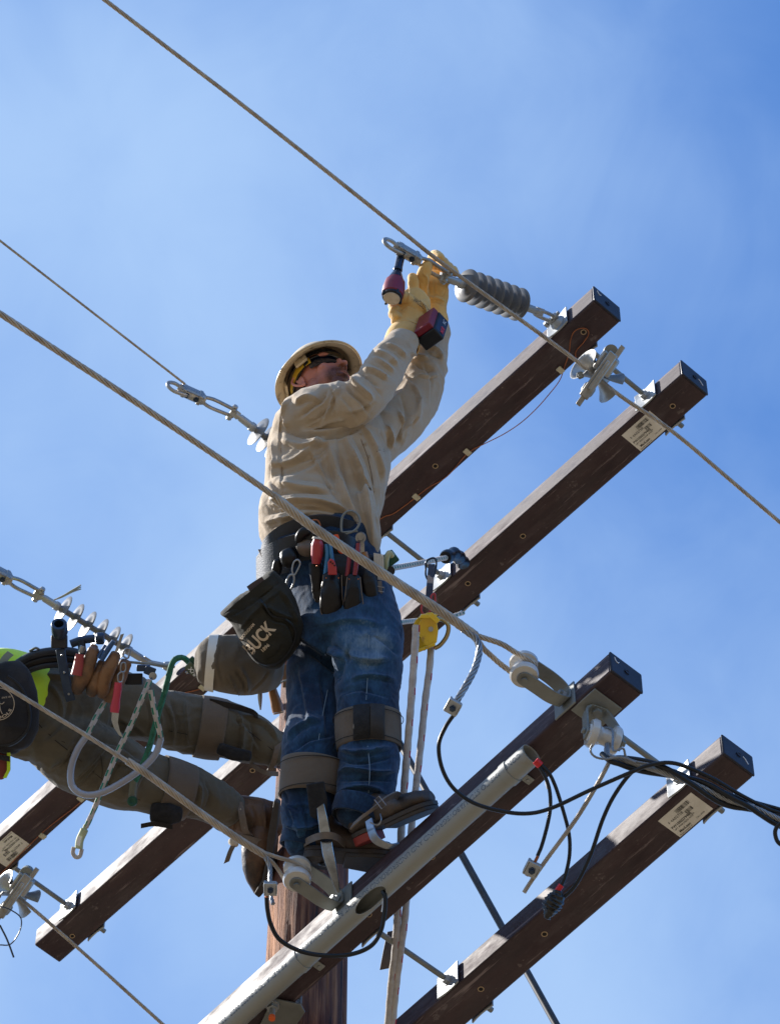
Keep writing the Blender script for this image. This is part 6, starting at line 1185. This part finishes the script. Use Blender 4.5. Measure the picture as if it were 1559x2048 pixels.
mb=MB(); bl=[(224,1424),(238,1426),(236,1445),(240,1462),(247,1476),(238,1470),(228,1455),(223,1440)]; mb.prism([P(x,y,11.40) for x,y in bl],cF*.002); mb.obj('blade',steel,kn)
biner([(243,1328),(250,1326),(252,1338),(248,1344),(242,1342)],11.42,.0026,'steel clip above the pink handled knife',steel); biner([(241,1345),(247,1346),(245,1362),(238,1364),(236,1352)],11.41,.0026,'second steel clip joined to the pink handled knife',steel)
biner([(246,1310),(252,1298),(260,1300),(256,1316)],11.43,.0030,'steel snap hook over the leather pouches',steel)
r=thing('rope_grab','blue and steel rope grab with pale rope ends beside the leather pouches','rope grab',P(290,1340,11.5)); mb=MB(); mb.box(P(287,1336,11.5),cR*.020,cU*.010,cF*.012); mb.box(P(300,1342,11.48),nrm(cR-cU*.4)*.016,nrm(cU+cR*.4)*.013,cF*.010); mb.obj('grab_body',MATS['dark_bolt'],r,bev=.003)
mb=MB(); mb.box(P(268,1358,11.52),cR*.026,cU*.017,cF*.012); mb.obj('grab_block',blackp,r,bev=.003); mb=MB(); mb.lathe(P(306,1352,11.47),-cF,[(0,.012),(.008,.012),(.01,.007)],16); mb.obj('grab_wheel',steel,r)
mb=MB(); mb.tube(smooth([P(258,1324,11.6),P(300,1328,11.6),P(350,1334,11.6)],5),.004,8); tag(mb.obj('steel_pin',galvd,None),'straight steel pin running right from the blue rope grab','pin')
# ropes
wg='white and green ropes of the leaning worker'
rope([P(300,1360,11.45),P(283,1400,11.43),P(262,1450,11.42),P(235,1505,11.41),P(212,1560,11.40),P(190,1615,11.40),P(172,1655,11.40)],.0080,ropew,greenf,'longest white and green rope running down to the yellow spliced eye',rep=4,wid=2,group=wg)
rope([P(302,1380,11.44),P(305,1400,11.44),P(311,1430,11.44),P(320,1465,11.45),P(322,1480,11.46)],.0085,ropew,greenf,'short white and green rope entering the right end of the clear hose',rep=4,wid=2,group=wg)
rope([P(210,1405,11.5),P(195,1430,11.47),P(182,1455,11.45),P(172,1475,11.44)],.0080,ropew,greenf,'short white and green rope entering the left end of the clear hose',rep=4,wid=2,group=wg)
rope([P(382,1328,11.5),P(365,1315,11.48),P(347,1322,11.48),P(338,1350,11.5),P(328,1390,11.52),P(313,1440,11.54),P(300,1490,11.56),P(285,1530,11.58),P(268,1568,11.6)],.0090,greenr,greenf,'solid green rope arching from the green device down behind the clear hose',rep=5)
hose=mat('clear_hose',(.30,.30,.34),.25,0,(.38,.38,.42),8,.3,.7,coat=.4); hose.node_tree.nodes['Principled BSDF'].inputs['Transmission Weight'].default_value=.25
mb=MB(); mb.tube(smooth([P(172,1474,11.43),P(155,1500,11.42),P(143,1535,11.41),P(144,1570,11.40),P(165,1588,11.39),P(195,1588,11.39),P(235,1570,11.40),P(280,1540,11.42),P(310,1510,11.44),P(322,1478,11.45)],8),.0105,14); tag(mb.obj('clear_hose',hose,None),'curved clear plastic hose sleeve over the white and green rope','hose')
pale=MATS['pale_rope_cover']
r=thing('rope_eye','yellowed spliced rope eye with label at the lowest rope end','rope eye',P(157,1690,11.4)); mb=MB(); mb.tube(smooth([P(172,1650,11.4),P(168,1662,11.4),P(160,1680,11.4),P(158,1697,11.4)],5),[.007]*4+[.012]*12,14); mb.obj('eye_cover',pale,r)
mb=MB(); mb.tube(smooth([P(148,1694,11.4),P(146,1706,11.4),P(152,1714,11.4),P(160,1712,11.4),P(164,1698,11.4)],5),.0065,12); mb.obj('eye_loop',ropew,r); mb=MB(); mb.prism([P(x,y,11.38) for x,y in [(156,1672),(163,1674),(160,1692),(153,1690)]],cF*.002); mb.obj('eye_label',whitem,r)
r=thing('rope_eye','dark green rope end loop under the clear hose','rope eye',P(267,1595,11.6)); mb=MB(); mb.tube(smooth([P(268,1562,11.6),P(266,1580,11.59),P(265,1598,11.58)],5),.012,12); mb.obj('eye_cover',mat('olive_cover',(.13,.12,.07),.6),r); mb=MB(); mb.lathe(P(265,1602,11.56),-cF,[(0,.016),(.01,.015),(.012,.009),(.008,.003)],18); mb.obj('eye_thimble',MATS['green_metal'],r)
dv=thing('green_device','small green metal device marked X76 beside the canvas bucket rim','rope device',P(384,1340,11.5)); mb=MB(); gm=mat('olive_green_metal',(.07,.10,.06),.45,.3,(.10,.13,.08),20,.3,.7)
mb.prism([P(x,y,11.44) for x,y in [(368,1335),(380,1322),(388,1330),(398,1352),(396,1358),(380,1348)]],cF*.035); mb.obj('device_body',gm,dv,bev=.003)
mb=MB(); mb.prism([P(x,y,11.45) for x,y in [(378,1318),(384,1312),(390,1318),(388,1332),(380,1326)]],cF*.03); mb.obj('device_clip',MATS['green_metal'],dv,bev=.002)
txt('X76',.017,planar(P(379,1336,11.436),nrm(cR*.62-cU*.78),nrm(cU*.62+cR*.78),-cF,.001),whitem,dv,bold=.0006)
mb=MB(); mb.lathe(P(374,1345,11.435),-cF,[(0,.005),(.003,.0035)],12); mb.obj('rivet',steel,dv)

sm2=mat('olive_thread',(.02,.017,.012),.9)
for pts in ([(110,1480),(160,1520),(220,1570),(280,1600)],[(200,1500),(205,1540),(200,1580)],[(480,1450),(520,1480),(545,1500)],[(70,1440),(100,1470),(130,1485)],[(300,1455),(340,1462),(380,1470)]):
    mb=MB(); mb.tube(smooth(on_front(tr,pts,.0004,11.7),5),.0012,5); mb.obj('trouser_seam',sm2,V)
